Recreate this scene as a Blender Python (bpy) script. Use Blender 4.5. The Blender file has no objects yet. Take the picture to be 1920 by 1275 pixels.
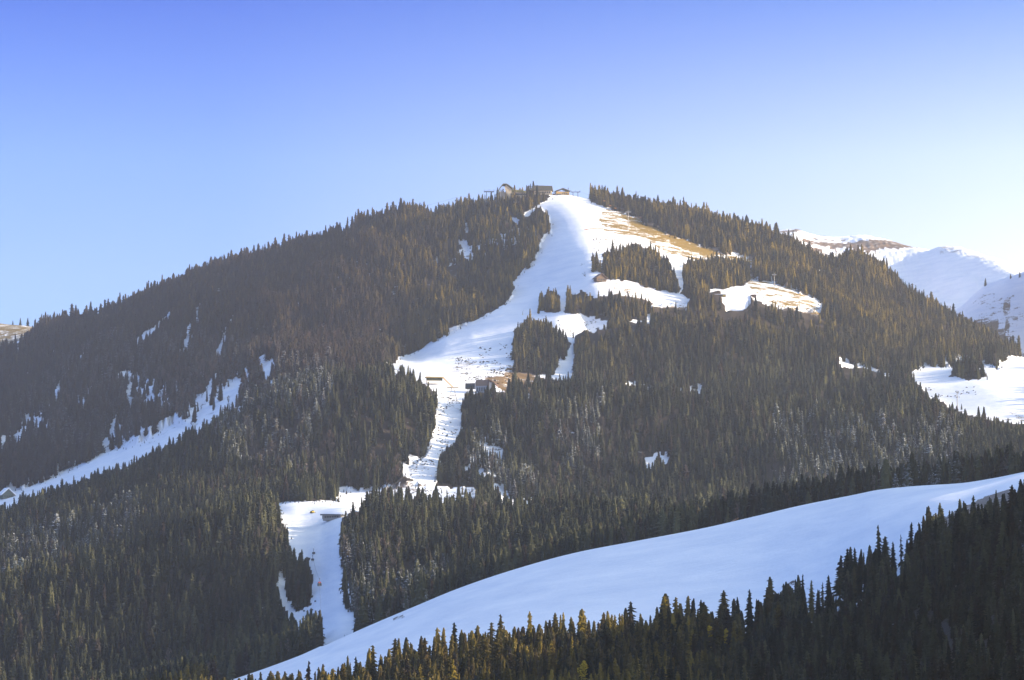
import bpy, math, random
import numpy as np
from mathutils import Vector

R = math.radians
scn = bpy.context.scene
COL = scn.collection

# ------------------------------------------------------------------ camera, light, air
F_PX = 960.0 / math.tan(R(10.0))            # focal length in pixels of the 1920-wide photograph
PITCH = math.atan(628.5 / F_PX)
cam_d = bpy.data.cameras.new("camera")
cam = bpy.data.objects.new("camera", cam_d); COL.objects.link(cam)
cam_d.sensor_width = 36.0
cam_d.lens = 18.0 / math.tan(R(10.0))
cam_d.clip_start = 1.0; cam_d.clip_end = 40000.0
cam.location = (0, 0, 0)
cam.rotation_euler = (R(90) + PITCH, 0, 0)
scn.camera = cam

SUN_AZ, SUN_EL = 96.0, 19.0                 # degrees right of the view axis / above the horizon
world = bpy.data.worlds.new("World"); scn.world = world
world.use_nodes = True
wn = world.node_tree; wn.nodes.clear()
w_out = wn.nodes.new("ShaderNodeOutputWorld")
w_bg = wn.nodes.new("ShaderNodeBackground"); w_bg.inputs["Strength"].default_value = 0.15
w_sky = wn.nodes.new("ShaderNodeTexSky"); w_sky.sky_type = 'NISHITA'; w_sky.sun_disc = False
w_sky.sun_elevation = R(SUN_EL); w_sky.sun_rotation = R(SUN_AZ)
w_sky.altitude = 900; w_sky.air_density = 1.0; w_sky.dust_density = 0.6; w_sky.ozone_density = 2.5
w_tc = wn.nodes.new("ShaderNodeTexCoord")
w_sep = wn.nodes.new("ShaderNodeSeparateXYZ")
w_ramp = wn.nodes.new("ShaderNodeValToRGB")
w_mul = wn.nodes.new("ShaderNodeMix"); w_mul.data_type = 'RGBA'; w_mul.blend_type = 'MULTIPLY'; w_mul.inputs[0].default_value = 1.0
wn.links.new(w_tc.outputs["Generated"], w_sep.inputs[0])
wn.links.new(w_sep.outputs["Z"], w_ramp.inputs[0])
wn.links.new(w_sky.outputs[0], w_mul.inputs[6]); wn.links.new(w_ramp.outputs[0], w_mul.inputs[7])
# the sky pales towards the sun
w_dot = wn.nodes.new("ShaderNodeVectorMath"); w_dot.operation = 'DOT_PRODUCT'
w_dot.inputs[1].default_value = (math.sin(R(SUN_AZ)), math.cos(R(SUN_AZ)), 0.0)
w_glow = wn.nodes.new("ShaderNodeValToRGB")
w_glow.color_ramp.elements[0].position = 0.40; w_glow.color_ramp.elements[0].color = (0.76, 0.83, 0.95, 1)
w_glow.color_ramp.elements[1].position = 0.595; w_glow.color_ramp.elements[1].color = (2.8, 1.9, 1.12, 1)
w_mul2 = wn.nodes.new("ShaderNodeMix"); w_mul2.data_type = 'RGBA'; w_mul2.blend_type = 'MULTIPLY'; w_mul2.inputs[0].default_value = 1.0
wn.links.new(w_tc.outputs["Generated"], w_dot.inputs[0]); w_half = wn.nodes.new("ShaderNodeMath"); w_half.operation = 'MULTIPLY_ADD'; w_half.inputs[1].default_value = 0.5; w_half.inputs[2].default_value = 0.5
wn.links.new(w_dot.outputs["Value"], w_half.inputs[0]); wn.links.new(w_half.outputs[0], w_glow.inputs[0])
wn.links.new(w_mul.outputs[2], w_mul2.inputs[6]); wn.links.new(w_glow.outputs[0], w_mul2.inputs[7])
wn.links.new(w_mul2.outputs[2], w_bg.inputs["Color"]); wn.links.new(w_bg.outputs[0], w_out.inputs["Surface"])
cr = w_ramp.color_ramp
SKY_RAMP = [(0.0, (0.66, 0.64, 0.75)), (0.10, (0.62, 0.62, 0.75)), (0.135, (0.64, 0.61, 0.75)), (0.175, (0.50, 0.53, 0.76)), (0.235, (0.07, 0.195, 0.60)), (0.5, (1.02, 1.08, 1.15))]
while len(cr.elements) < len(SKY_RAMP): cr.elements.new(0.5)
for e, (p, c) in zip(cr.elements, SKY_RAMP):
    e.position = p; e.color = (*c, 1)

sun_d = bpy.data.lights.new("sun", 'SUN'); sun_d.energy = 5.0; sun_d.angle = R(0.5); sun_d.color = (1.0, 0.82, 0.58)
sun = bpy.data.objects.new("sun", sun_d); COL.objects.link(sun)
L = Vector((math.sin(R(SUN_AZ)) * math.cos(R(SUN_EL)), math.cos(R(SUN_AZ)) * math.cos(R(SUN_EL)), math.sin(R(SUN_EL))))
sun.rotation_euler = L.to_track_quat('Z', 'Y').to_euler()

scn.view_settings.view_transform = 'Standard'; scn.view_settings.look = 'None'
scn.view_settings.gamma = 1.0; scn.view_settings.use_curve_mapping = False
scn.view_settings.exposure = 1.4
scn.cycles.max_bounces = 4; scn.cycles.diffuse_bounces = 2; scn.cycles.glossy_bounces = 1
scn.cycles.volume_bounces = 0; scn.cycles.transparent_max_bounces = 4
scn.cycles.use_denoising = True
HAZE_DENSITY, HAZE_G = 3.5e-5, 0.62
HAZE_COLOR = (0.90, 0.92, 0.95)

rng = np.random.default_rng(11)
random.seed(11)

# ------------------------------------------------------------------ tagging helpers
def tag(o, label=None, cat=None, group=None, kind=None):
    if label: o["label"] = label
    if cat: o["category"] = cat
    if group: o["group"] = group
    if kind: o["kind"] = kind
    return o

def empty(name, loc, rz=0.0, scale=None):
    o = bpy.data.objects.new(name, None); COL.objects.link(o)
    o.location = loc; o.rotation_euler = (0, 0, rz)
    o.empty_display_size = 1.0
    if scale: o.scale = scale
    return o

def copy_tree(o, parent=None):
    c = o.copy(); COL.objects.link(c); c.parent = parent
    for ch in list(o.children):
        copy_tree(ch, c)
    return c

class MB:
    """collects simple solids and links them as ONE mesh object"""
    def __init__(s): s.v = []; s.f = []
    def add(s, vs, fs):
        n = len(s.v); s.v += [tuple(v) for v in vs]; s.f += [tuple(i + n for i in f) for f in fs]; return s
    def box(s, x0, x1, y0, y1, z0, z1):
        return s.add([(x0,y0,z0),(x1,y0,z0),(x1,y1,z0),(x0,y1,z0),(x0,y0,z1),(x1,y0,z1),(x1,y1,z1),(x0,y1,z1)],
                     [(0,3,2,1),(4,5,6,7),(0,1,5,4),(1,2,6,5),(2,3,7,6),(3,0,4,7)])
    def prism(s, pts, y0, y1):
        """polygon in x,z extruded along y"""
        n = len(pts)
        vs = [(x, y0, z) for x, z in pts] + [(x, y1, z) for x, z in pts]
        fs = [tuple(range(n)), tuple(range(2*n-1, n-1, -1))] + [(i, i+n, (i+1) % n + n, (i+1) % n) for i in range(n)]
        return s.add(vs, fs)
    def strip(s, pts, t, y0, y1):
        """bent sheet of thickness t along an x,z polyline, extruded along y"""
        for (xa, za), (xb, zb) in zip(pts[:-1], pts[1:]):
            dx, dz = xb-xa, zb-za; l = math.hypot(dx, dz) or 1; nx, nz = -dz/l*t, dx/l*t
            s.prism([(xa, za), (xb, zb), (xb+nx, zb+nz), (xa+nx, za+nz)], y0, y1)
        return s
    def tube(s, a, b, r0, r1=None, n=8):
        r1 = r0 if r1 is None else r1
        a, b = Vector(a), Vector(b); d = (b-a).normalized()
        u = d.orthogonal().normalized(); w = d.cross(u)
        vs = []
        for p, r in ((a, r0), (b, r1)):
            for i in range(n):
                t = 2*math.pi*i/n; vs.append(tuple(p + u*math.cos(t)*r + w*math.sin(t)*r))
        fs = [(i, (i+1) % n, (i+1) % n+n, i+n) for i in range(n)] + [tuple(range(n-1, -1, -1)), tuple(range(n, 2*n))]
        return s.add(vs, fs)
    def build(s, name, mat, parent=None, bevel=0.0, smooth=False):
        me = bpy.data.meshes.new(name); me.from_pydata(s.v, [], s.f); me.update()
        o = bpy.data.objects.new(name, me); COL.objects.link(o)
        me.materials.append(mat)
        if smooth: me.polygons.foreach_set("use_smooth", [True]*len(me.polygons))
        if bevel:
            m = o.modifiers.new("bevel", 'BEVEL'); m.width = bevel; m.segments = 2; m.limit_method = 'ANGLE'
        o.parent = parent
        return o

# ------------------------------------------------------------------ materials
def new_mat(name):
    m = bpy.data.materials.new(name); m.use_nodes = True
    nt = m.node_tree; b = nt.nodes["Principled BSDF"]
    b.inputs["Specular IOR Level"].default_value = 0.25
    return m, nt, b

def N(nt, t, **kw):
    n = nt.nodes.new(t)
    for k, v in kw.items(): setattr(n, k, v)
    return n

def mixc(nt, fac, a, b):
    n = N(nt, "ShaderNodeMix", data_type='RGBA')
    for s, v in ((0, fac), (6, a), (7, b)):
        if hasattr(v, "is_linked") or hasattr(v, "links"): nt.links.new(v, n.inputs[s])
        elif s == 0: n.inputs[0].default_value = v
        else: n.inputs[s].default_value = (*v, 1)
    return n.outputs[2]

def math_n(nt, op, a, b=None, c=None, clamp=False):
    n = N(nt, "ShaderNodeMath", operation=op, use_clamp=clamp)
    for i, v in enumerate((a, b, c)):
        if v is None: continue
        if hasattr(v, "links"): nt.links.new(v, n.inputs[i])
        else: n.inputs[i].default_value = v
    return n.outputs[0]

def noise_n(nt, vec, scale, detail=4, rough=0.6):
    n = N(nt, "ShaderNodeTexNoise"); n.inputs["Scale"].default_value = scale
    n.inputs["Detail"].default_value = detail; n.inputs["Roughness"].default_value = rough
    if vec is not None: nt.links.new(vec, n.inputs["Vector"])
    return n.outputs[0]

def plain(name, col, rough=0.7, var=0.25, scale=0.8, metal=0.0):
    m, nt, b = new_mat(name)
    tc = N(nt, "ShaderNodeTexCoord")
    nz = noise_n(nt, tc.outputs["Object"], scale, 5)
    dk = tuple(c*(1-var) for c in col); lt = tuple(min(1, c*(1+var)) for c in col)
    nt.links.new(mixc(nt, nz, dk, lt), b.inputs["Base Color"])
    b.inputs["Roughness"].default_value = rough; b.inputs["Metallic"].default_value = metal
    return m

M_wood = plain("weathered_wood", (0.11, 0.075, 0.05))
M_redwood = plain("red_brown_wood", (0.15, 0.085, 0.06))
M_roof = plain("dark_roof_sheet", (0.075, 0.07, 0.05))
M_roofg = plain("olive_metal_roof", (0.13, 0.13, 0.06), 0.5)
M_plaster = plain("cream_plaster", (0.62, 0.52, 0.36))
M_tan = plain("tan_panel", (0.42, 0.36, 0.27))
M_glass = plain("dark_glazing", (0.03, 0.04, 0.05), 0.15, 0.1)
M_bluewall = plain("blue_grey_panel", (0.22, 0.26, 0.33))
M_steel = plain("galvanised_steel", (0.34, 0.33, 0.31), 0.45, 0.15, 0.8, 0.4)
M_dsteel = plain("dark_steel", (0.06, 0.06, 0.055), 0.5, 0.2, 0.8, 0.3)
M_cable = plain("steel_cable", (0.12, 0.12, 0.13), 0.5, 0.1)
M_white = plain("white_paint", (0.78, 0.76, 0.72), 0.5, 0.06)
M_snowroof = plain("roof_snow", (0.85, 0.86, 0.89), 0.8, 0.04)
M_red = plain("red_paint", (0.34, 0.05, 0.04), 0.4, 0.1)
M_cabin = plain("grey_cabin_shell", (0.10, 0.11, 0.13), 0.35, 0.1)
M_yellow = plain("yellow_paint", (0.55, 0.40, 0.03), 0.5, 0.1)
M_rubber = plain("black_rubber", (0.015, 0.015, 0.016), 0.8, 0.2)
M_orange = plain("orange_net", (0.25, 0.12, 0.05), 0.8, 0.2)
M_concrete = plain("grey_concrete", (0.28, 0.27, 0.26), 0.9, 0.2)
M_bark = plain("conifer_bark", (0.07, 0.05, 0.035), 0.9, 0.3, 3.0)

def foliage(name, dark, light, brown, gold=None, frost_col=(0.62, 0.66, 0.72)):
    m, nt, b = new_mat(name)
    oi = N(nt, "ShaderNodeObjectInfo"); geo = N(nt, "ShaderNodeNewGeometry")
    at_t = N(nt, "ShaderNodeAttribute", attribute_type='INSTANCER', attribute_name="tint")
    at_f = N(nt, "ShaderNodeAttribute", attribute_type='INSTANCER', attribute_name="frost")
    nz = noise_n(nt, geo.outputs["Position"], 0.35, 3)
    at_o = N(nt, "ShaderNodeAttribute", attribute_type='INSTANCER', attribute_name="tone")
    f = math_n(nt, 'ADD', at_o.outputs["Fac"], math_n(nt, 'MULTIPLY', math_n(nt, 'SUBTRACT', nz, 0.5), 0.7), clamp=True)
    f = math_n(nt, 'POWER', f, 1.5)
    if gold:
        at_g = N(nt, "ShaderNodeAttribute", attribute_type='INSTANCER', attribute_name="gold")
        light = mixc(nt, at_g.outputs["Fac"], light, gold)  # sunlight put into the needle colour, tree by tree
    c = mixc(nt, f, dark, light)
    c = mixc(nt, at_t.outputs["Fac"], c, brown)
    sep = N(nt, "ShaderNodeSeparateXYZ"); nt.links.new(geo.outputs["True Normal"], sep.inputs[0])
    up = math_n(nt, 'ABSOLUTE', sep.outputs["Z"])
    fz = noise_n(nt, geo.outputs["Position"], 0.6, 2)
    ff = math_n(nt, 'MULTIPLY', math_n(nt, 'MULTIPLY', at_f.outputs["Fac"], up), math_n(nt, 'MULTIPLY_ADD', fz, 4.0, -1.5, clamp=True), clamp=True)
    c = mixc(nt, ff, c, frost_col)
    nt.links.new(c, b.inputs["Base Color"])
    b.inputs["Roughness"].default_value = 0.8; b.inputs["Specular IOR Level"].default_value = 0.0
    return m

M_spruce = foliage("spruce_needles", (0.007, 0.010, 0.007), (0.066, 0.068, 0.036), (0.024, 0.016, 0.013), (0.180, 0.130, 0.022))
M_twig = foliage("bare_twigs", (0.06, 0.05, 0.045), (0.13, 0.11, 0.095), (0.09, 0.06, 0.05))
M_larch = plain("yellow_larch_needles", (0.50, 0.36, 0.025), 0.8, 0.4, 6.0)
M_shrub = plain("shrub_twigs", (0.05, 0.045, 0.028), 0.9, 0.4, 2.0)

# ------------------------------------------------------------------ terrain plan
# pixel of the photograph -> direction (tangent sideways t, tangent of elevation s) per metre of forward distance
CP, SP = math.cos(PITCH), math.sin(PITCH)
def px2ts(x, y):
    u = (np.asarray(x, float) - 960.0) / F_PX; v = (637.5 - np.asarray(y, float)) / F_PX
    den = CP - v*SP
    return u/den, (SP + v*CP)/den
def ts2px(t, s):
    v = (s*CP - SP)/(CP + s*SP); u = t*(CP - v*SP)
    return 960.0 + u*F_PX, 637.5 - v*F_PX

def pchip_slopes(x, y):
    h = np.diff(x, axis=0); d = np.diff(y, axis=0)/h
    m = np.zeros_like(y)
    w1 = 2*h[1:]+h[:-1]; w2 = h[1:]+2*h[:-1]
    with np.errstate(divide='ignore', invalid='ignore'):
        hm = (w1+w2)/(w1/d[:-1]+w2/d[1:])
    m[1:-1] = np.where(d[:-1]*d[1:] > 0, hm, 0.0)
    m[0] = d[0]; m[-1] = d[-1]
    return m
def hermite(x0, x1, y0, y1, m0, m1, f):
    h = x1-x0; f2 = f*f; f3 = f2*f
    return (2*f3-3*f2+1)*y0 + (f3-2*f2+f)*h*m0 + (-2*f3+3*f2)*y1 + (f3-f2)*h*m1
def pchip1(xk, yk, x):
    xk = np.asarray(xk, float); yk = np.asarray(yk, float); x = np.clip(x, xk[0], xk[-1])
    m = pchip_slopes(xk, yk); i = np.clip(np.searchsorted(xk, x)-1, 0, len(xk)-2)
    return hermite(xk[i], xk[i+1], yk[i], yk[i+1], m[i], m[i+1], (x-xk[i])/(xk[i+1]-xk[i]))

# each curve: (distance points, ground points in the photograph's pixels, relief in metres, rows up to the next curve)
CURVES = [
 ([(0,60)], [(-1500,2000),(3400,2000)], 0, 3),
 ([(0,700)], [(-1500,1560),(1200,1540),(1920,1490),(2420,1290),(3000,1080)], 1, 6),
 ([(400,1280),(1300,1260),(1650,1130),(1920,980)], [(-900,1520),(400,1450),(900,1405),(1200,1372),(1500,1330),(1920,1262),(2100,1120),(2420,880),(2900,720)], 2, 44),  # unseen right end raised, like its neighbours', to shade the wooded hillside
 ([(400,1800),(1000,1750),(1300,1740),(1500,1710),(1650,1630),(1920,1420)], [(-900,1480),(200,1390),(520,1335),(800,1268),(960,1240),(1280,1200),(1420,1180),(1520,1140),(1650,1070),(1750,1020),(1850,985),(1920,952),(2100,860),(2420,740),(2900,640)], 1.0, 44),
 ([(400,2700),(700,2600),(1000,2480),(1300,2340),(1650,2150),(1920,2000),(2200,1880),(2420,1790)], [(-900,1460),(0,1390),(250,1330),(430,1276),(520,1245),(600,1214),(690,1174),(780,1136),(860,1103),(960,1069),(1080,1036),(1200,1013),(1320,990),(1420,967),(1500,948),(1600,928),(1650,918),(1720,911),(1800,906),(1860,897),(1920,885),(2100,850),(2420,790),(2900,740)], 0.3, 12),
 ([(0,3000),(560,2960),(650,2870),(800,2860),(1500,2780),(1920,2500),(2200,2140),(2420,1960),(3000,1930)], [(-900,1450),(0,1345),(250,1320),(430,1290),(560,1232),(600,1213),(640,1199),(690,1190),(780,1165),(860,1140),(960,1105),(1080,1070),(1320,1025),(1650,955),(1920,925),(2060,830),(2200,690),(2420,470),(2900,380)], 3, 44),  # right end is an added hill, out of view, that shades the snow field
 ([(0,3360),(450,3420),(560,3400),(660,3310),(800,3350),(1500,3350)], [(-900,1250),(-200,1165),(0,1125),(120,1090),(250,1055),(350,1015),(430,985),(490,975),(545,1000),(600,1003),(640,990),(700,982),(760,978),(860,985),(960,992),(1100,985),(1200,985),(1300,995),(1370,1005),(1500,985),(1700,950),(1920,925),(2420,745)], 2, 18),
 ([(0,3760),(450,3760),(560,3710),(660,3590),(800,3720),(1500,3720)], [(-900,1250),(0,1135),(120,1108),(250,1072),(350,1032),(430,995),(500,962),(560,948),(640,950),(700,962),(760,962),(830,958),(900,962),(1000,985),(1100,990),(1200,996),(1300,1005),(1370,1010),(1500,985),(1700,945),(1920,915),(2420,830)], 2, 24),
 ([(0,4150)], [(-900,1150),(0,1040),(150,1000),(290,960),(420,930),(520,930),(600,928),(680,925),(760,915),(820,912),(900,912),(960,935),(1010,945),(1100,950),(1200,955),(1400,950),(1500,935),(1700,905),(1800,895),(1920,880),(2420,810)], 16, 44),
 ([(0,4400),(900,4480)], [(-900,1080),(-300,1010),(0,980),(150,935),(290,893),(360,850),(420,818),(500,780),(560,750),(600,735),(680,722),(740,728),(800,742),(850,750),(930,748),(1000,752),(1100,750),(1180,752),(1300,765),(1450,775),(1600,770),(1700,760),(1740,775),(1800,800),(1850,812),(1920,820),(2420,850)], 2, 12),
 ([(0,4720),(1500,4720),(1920,4560),(2400,4500)], [(-900,1080),(0,968),(60,955),(160,915),(240,885),(300,858),(360,830),(420,798),(500,772),(560,748),(600,738),(680,728),(740,714),(800,713),(860,716),(930,720),(1000,752),(1100,764),(1180,762),(1300,774),(1450,786),(1600,784),(1700,772),(1740,775),(1800,785),(1920,790),(2420,830)], 1.5, 26),
 ([(-600,5750),(0,5430),(700,5040),(1000,4930),(1500,4960),(1650,4960),(1920,4770),(2400,4700)], [(-900,1050),(0,915),(100,890),(200,848),(300,800),(420,745),(520,700),(620,700),(680,705),(730,692),(800,690),(860,690),(940,690),(1000,695),(1070,700),(1130,705),(1300,728),(1450,732),(1560,712),(1650,712),(1700,715),(1800,720),(1920,725),(2420,800)], 14, 34),
 ([(-600,6400),(0,6050),(600,5560),(950,5360),(1160,5080),(1400,5150),(1680,5200),(1920,5030),(2400,4980)], [(-900,900),(0,800),(200,740),(400,680),(520,650),(620,655),(700,660),(760,660),(840,625),(960,606),(1040,610),(1090,632),(1120,628),(1200,622),(1300,632),(1450,645),(1560,664),(1690,692),(1800,690),(1920,690),(2420,780)], 18, 38),
 ([(-600,6470),(0,6120),(600,5610),(950,5420),(1160,5200),(1400,5270),(1680,5300),(1920,5160),(2400,5120)], [(-900,885),(0,788),(200,729),(400,665),(520,630),(620,634),(700,635),(760,635),(840,612),(960,590),(1040,592),(1080,606),(1110,640),(1200,636),(1300,646),(1450,658),(1560,668),(1690,690),(1800,690),(1920,690),(2420,780)], 18, 36),
 ([(-600,7000),(0,6560),(600,5900),(950,5690),(1130,5390),(1350,5440),(1900,5560)], [(-900,800),(0,725),(200,670),(400,600),(600,545),(750,530),(850,550),(950,540),(1050,535),(1150,535),(1250,550),(1400,550),(1500,565),(1560,590),(1700,640),(1800,672),(1920,685),(2420,770)], 18, 42),
 ([(-600,7500),(0,6980),(600,6200),(980,5960),(1110,5760),(1300,5800),(1900,5880)], [(-900,750),(0,660),(200,625),(400,550),(600,490),(750,450),(850,440),(950,430),(1030,440),(1100,440),(1200,455),(1300,480),(1400,505),(1500,520),(1560,545),(1700,610),(1800,655),(1920,680),(2420,770)], 12, 38),
 ([(-600,7950),(0,7400),(600,6500),(1000,6170),(1900,6160)], [(-900,740),(-100,650),(0,640),(60,633),(190,607),(300,562),(400,523),(500,492),(600,462),(700,427),(760,413),(830,404),(880,388),(940,373),(1000,364),(1050,364),(1100,372),(1130,378),(1200,391),(1300,410),(1400,436),(1480,465),(1540,498),(1565,505),(1590,493),(1620,493),(1660,517),(1700,550),(1800,612),(1920,670),(2420,770)], 0.8, 10),
 ([(-600,8300),(0,7800),(600,6950),(1000,6700),(1900,6700)], [(-900,765),(0,665),(400,560),(760,460),(1000,415),(1200,440),(1400,480),(1600,560),(1800,660),(1920,720),(2420,800)], 8, 14),
 ([(-600,8900),(0,8400),(800,7500),(1650,7500),(1950,6850),(2400,6500)], [(-900,560),(-100,590),(0,607),(60,613),(110,640),(190,670),(400,640),(800,520),(1100,480),(1400,540),(1560,600),(1680,645),(1740,615),(1800,578),(1850,537),(1920,512),(2100,480),(2420,450)], 8, 12),
 ([(-600,9300),(0,8900),(900,8000),(1900,8000)], [(-900,650),(0,680),(800,560),(1100,520),(1480,520),(1560,560),(1700,640),(1800,620),(1920,580),(2420,520)], 20, 32),
 ([(-600,10400),(0,10200),(1450,10700),(1780,9200),(1930,8600),(2400,8300)], [(-900,700),(0,700),(800,600),(1100,510),(1300,455),(1400,442),(1460,433),(1490,431),(1530,440),(1570,444),(1610,442),(1660,450),(1710,463),(1740,468),(1765,464),(1790,464),(1830,473),(1870,485),(1920,500),(2100,520),(2420,560)], 6, 5),
 ([(0,13500)], [(-1500,900),(3400,900)], 0, 0),
]
NK = len(CURVES)
WK = np.array([0,1,2,3,4,5,6,7,8,9,10,11,12,12.35,13,14,15,16,17,18,19,20], float)   # name of each curve
assert len(WK) == NK
xcols = np.concatenate([np.linspace(-1500, -130, 34)[:-1], np.arange(-130, 2050, 2.6), np.linspace(2052, 3400, 34)])
tcols = (xcols - 960.0)/F_PX
NT = len(tcols)
Dk = np.zeros((NK, NT)); Sk = np.zeros((NK, NT)); Ak = np.zeros(NK); rows_n = []
for k, (dp, pp, amp, nr) in enumerate(CURVES):
    dp = sorted(dp)
    Dk[k] = pchip1([p[0] for p in dp], [p[1] for p in dp], xcols) if len(dp) > 2 else np.interp(xcols, [p[0] for p in dp], [p[1] for p in dp])
    tp, sp_ = px2ts([p[0] for p in pp], [p[1] for p in pp])
    Sk[k] = pchip1(tp, sp_, tcols); Ak[k] = amp; rows_n.append(nr)
mS = pchip_slopes(Dk, Sk)
Dg, Sg, Wg = [], [], []
for k in range(NK-1):
    for j in range(rows_n[k]):
        f = j/rows_n[k]
        Dg.append(Dk[k] + f*(Dk[k+1]-Dk[k])); Wg.append(WK[k]+f*(WK[k+1]-WK[k]))
        Sg.append(hermite(Dk[k], Dk[k+1], Sk[k], Sk[k+1], mS[k], mS[k+1], f))
Dg.append(Dk[-1]); Sg.append(Sk[-1]); Wg.append(WK[-1])
Dg = np.array(Dg); Sg = np.array(Sg); Wg = np.array(Wg); NR = len(Wg)

def vnoise(x, y, seed):
    """smooth lattice noise, -1..1"""
    xi = np.floor(x).astype(np.int64); yi = np.floor(y).astype(np.int64); xf = x-xi; yf = y-yi
    def h(a, b):
        n = (a*374761393 + b*668265263 + seed*974634777) & 0xffffffff
        n = ((n ^ (n >> 13))*1274126177) & 0xffffffff
        return ((n ^ (n >> 16)) & 0xffff)/32767.5 - 1.0
    u = xf*xf*xf*(xf*(xf*6-15)+10); v = yf*yf*yf*(yf*(yf*6-15)+10)
    return (h(xi, yi)*(1-u)+h(xi+1, yi)*u)*(1-v) + (h(xi, yi+1)*(1-u)+h(xi+1, yi+1)*u)*v
def fbm(x, y, seed, oct=4):
    s = 0; a = 1.0; tot = 0
    for o in range(oct):
        s = s + a*vnoise(x*2**o, y*2**o, seed+o); tot += a; a *= 0.5
    return s/tot

def in_poly(x, y, poly):
    out = np.zeros(x.shape, bool)
    P = np.asarray(poly, float)
    bb = (x >= P[:, 0].min()) & (x <= P[:, 0].max()) & (y >= P[:, 1].min()) & (y <= P[:, 1].max())
    if not bb.any(): return out
    px, py = x[bb], y[bb]; c = np.zeros(px.shape, bool)
    x1, y1 = P[-1]
    for x2, y2 in P:
        if y1 != y2:
            cond = ((y1 > py) != (y2 > py)) & (px < (x2-x1)*(py-y1)/(y2-y1)+x1)
            c ^= cond
        x1, y1 = x2, y2
    out[bb] = c
    return out

def in_any(x, y, polys):
    r = np.zeros(x.shape, bool)
    for p in polys: r |= in_poly(x, y, p)
    return r

# open ground (no forest), outlined where it shows in the photograph
P_MAIN = [(1042,362),(1100,362),(1108,378),(1150,394),(1200,414),(1250,438),(1294,455),(1350,474),(1380,480),(1424,492),(1410,498),(1400,520),(1450,530),(1500,548),(1548,574),(1535,590),(1470,582),(1440,572),(1405,560),(1405,590),(1360,600),(1352,560),(1310,556),(1290,578),(1215,575),(1225,600),(1215,613),(1150,612),(1117,632),(1092,632),(1075,650),(1072,706),(1030,712),(960,720),(945,735),(868,738),(864,802),(852,828),(826,852),(820,890),(817,913),(776,908),(753,892),(760,880),(797,852),(814,817),(820,776),(823,741),(800,722),(753,703),(718,692),(753,668),(791,653),(837,627),(884,604),(925,581),(956,562),(965,542),(963,529),(980,511),(996,496),(1011,474),(1013,450),(1036,434),(1030,405),(1008,390),(990,408),(975,410),(990,396),(1011,381),(1024,374)]
P_SHELF = [(500,945),(545,939),(580,941),(628,938),(640,918),(648,922),(680,920),(757,913),(797,911),(893,910),(893,938),(847,948),(780,940),(693,950),(660,960),(640,972),(637,997),(634,1037),(637,1100),(653,1143),(677,1183),(640,1200),(603,1219),(600,1183),(573,1150),(563,1172),(545,1155),(523,1130),(517,1093),(530,1068),(547,1048),(545,1010),(523,963)]
P_SH2 = [(920,910),(943,908),(948,925),(957,938),(1007,942),(1010,957),(963,962),(940,952)]
P_VALLEY = [(-60,925),(0,934),(8,915),(24,920),(81,903),(162,866),(202,846),(258,834),(300,808),(323,795),(350,800),(420,786),(390,803),(355,817),(299,847),(242,877),(162,905),(61,938),(20,954),(-60,965)]
P_RMEADOW = [(1701,702),(1738,683),(1768,690),(1772,665),(1782,690),(1805,670),(1840,682),(1870,690),(1890,668),(1980,668),(1980,800),(1880,792),(1840,783),(1787,768),(1742,749),(1727,727)]
P_LEDGE = [(1573,678),(1614,685),(1690,708),(1670,710),(1633,700),(1580,695)]
P_SMALL = [[(1172,722),(1190,717),(1210,722),(1225,732),(1222,745),(1205,737),(1175,730)],[(1270,734),(1322,733),(1320,745),(1272,741)],[(1545,755),(1562,755),(1562,768),(1545,768)],[(1200,860),(1255,851),(1248,868),(1215,875)],
  [(1497,497),(1550,509),(1550,513),(1500,502)],[(183,593),(192,590),(184,612)],[(251,643),(324,580),(328,589),(295,613),(262,640)],
  [(854,456),(878,460),(880,474),(868,480)],[(838,495),(857,498),(855,512),(848,506),(843,516)],[(871,424),(876,421),(879,445),(873,444)],[(944,412),(972,411),(970,422),(960,418)],[(802,482),(812,486),(830,503),(820,500)],[(640,436),(662,428),(655,438),(640,442)],[(975,738),(998,732),(996,748),(978,746)]]
P_TOP = [(929,336),(1000,336),(1088,345),(1088,374),(1040,368),(1008,363),(995,360),(962,361),(955,366),(934,366)]
P_SKY = [[(898,340),(930,340),(930,373),(900,376)], [(780,362),(898,345),(898,374),(852,386),(800,400)]]
P_FARLEFT = [(-60,597),(62,599),(72,616),(40,638),(0,652),(-60,660)]
OPEN = [P_TOP, P_MAIN, P_SHELF, P_SH2, P_VALLEY, P_RMEADOW, P_LEDGE, P_FARLEFT] + P_SKY + P_SMALL
# clumps of trees standing inside the open ground
CLUMPS = [
 [(962,700),(958,660),(964,622),(985,600),(1008,598),(1030,606),(1050,625),(1067,640),(1067,665),(1040,705),(1010,700)],
 [(1007,585),(1012,556),(1020,560),(1030,546),(1045,548),(1052,575),(1048,588)],
 [(1057,588),(1066,548),(1076,555),(1088,540),(1112,560),(1130,555),(1160,553),(1207,562),(1225,578),(1215,600),(1150,608),(1115,594)],
 [(1112,500),(1108,480),(1116,476),(1128,505),(1128,478),(1150,470),(1190,458),(1230,470),(1250,490),(1272,525),(1274,548),(1230,543),(1180,528),(1130,522)],
 [(1278,550),(1280,500),(1290,488),(1320,487),(1350,484),(1400,492),(1407,525),(1395,538),(1330,545),(1312,565),(1290,562)],
 [(533,1115),(536,1067),(548,1052),(580,1045),(589,1083),(584,1137),(561,1150)],
 [(566,1215),(577,1172),(605,1157),(605,1187),(595,1215)],
 [(1778,708),(1790,690),(1805,682),(1830,680),(1850,706),(1832,714)],
 [(1397,612),(1400,572),(1420,583),(1450,588),(1500,592),(1500,620),(1397,620)],
]
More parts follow.
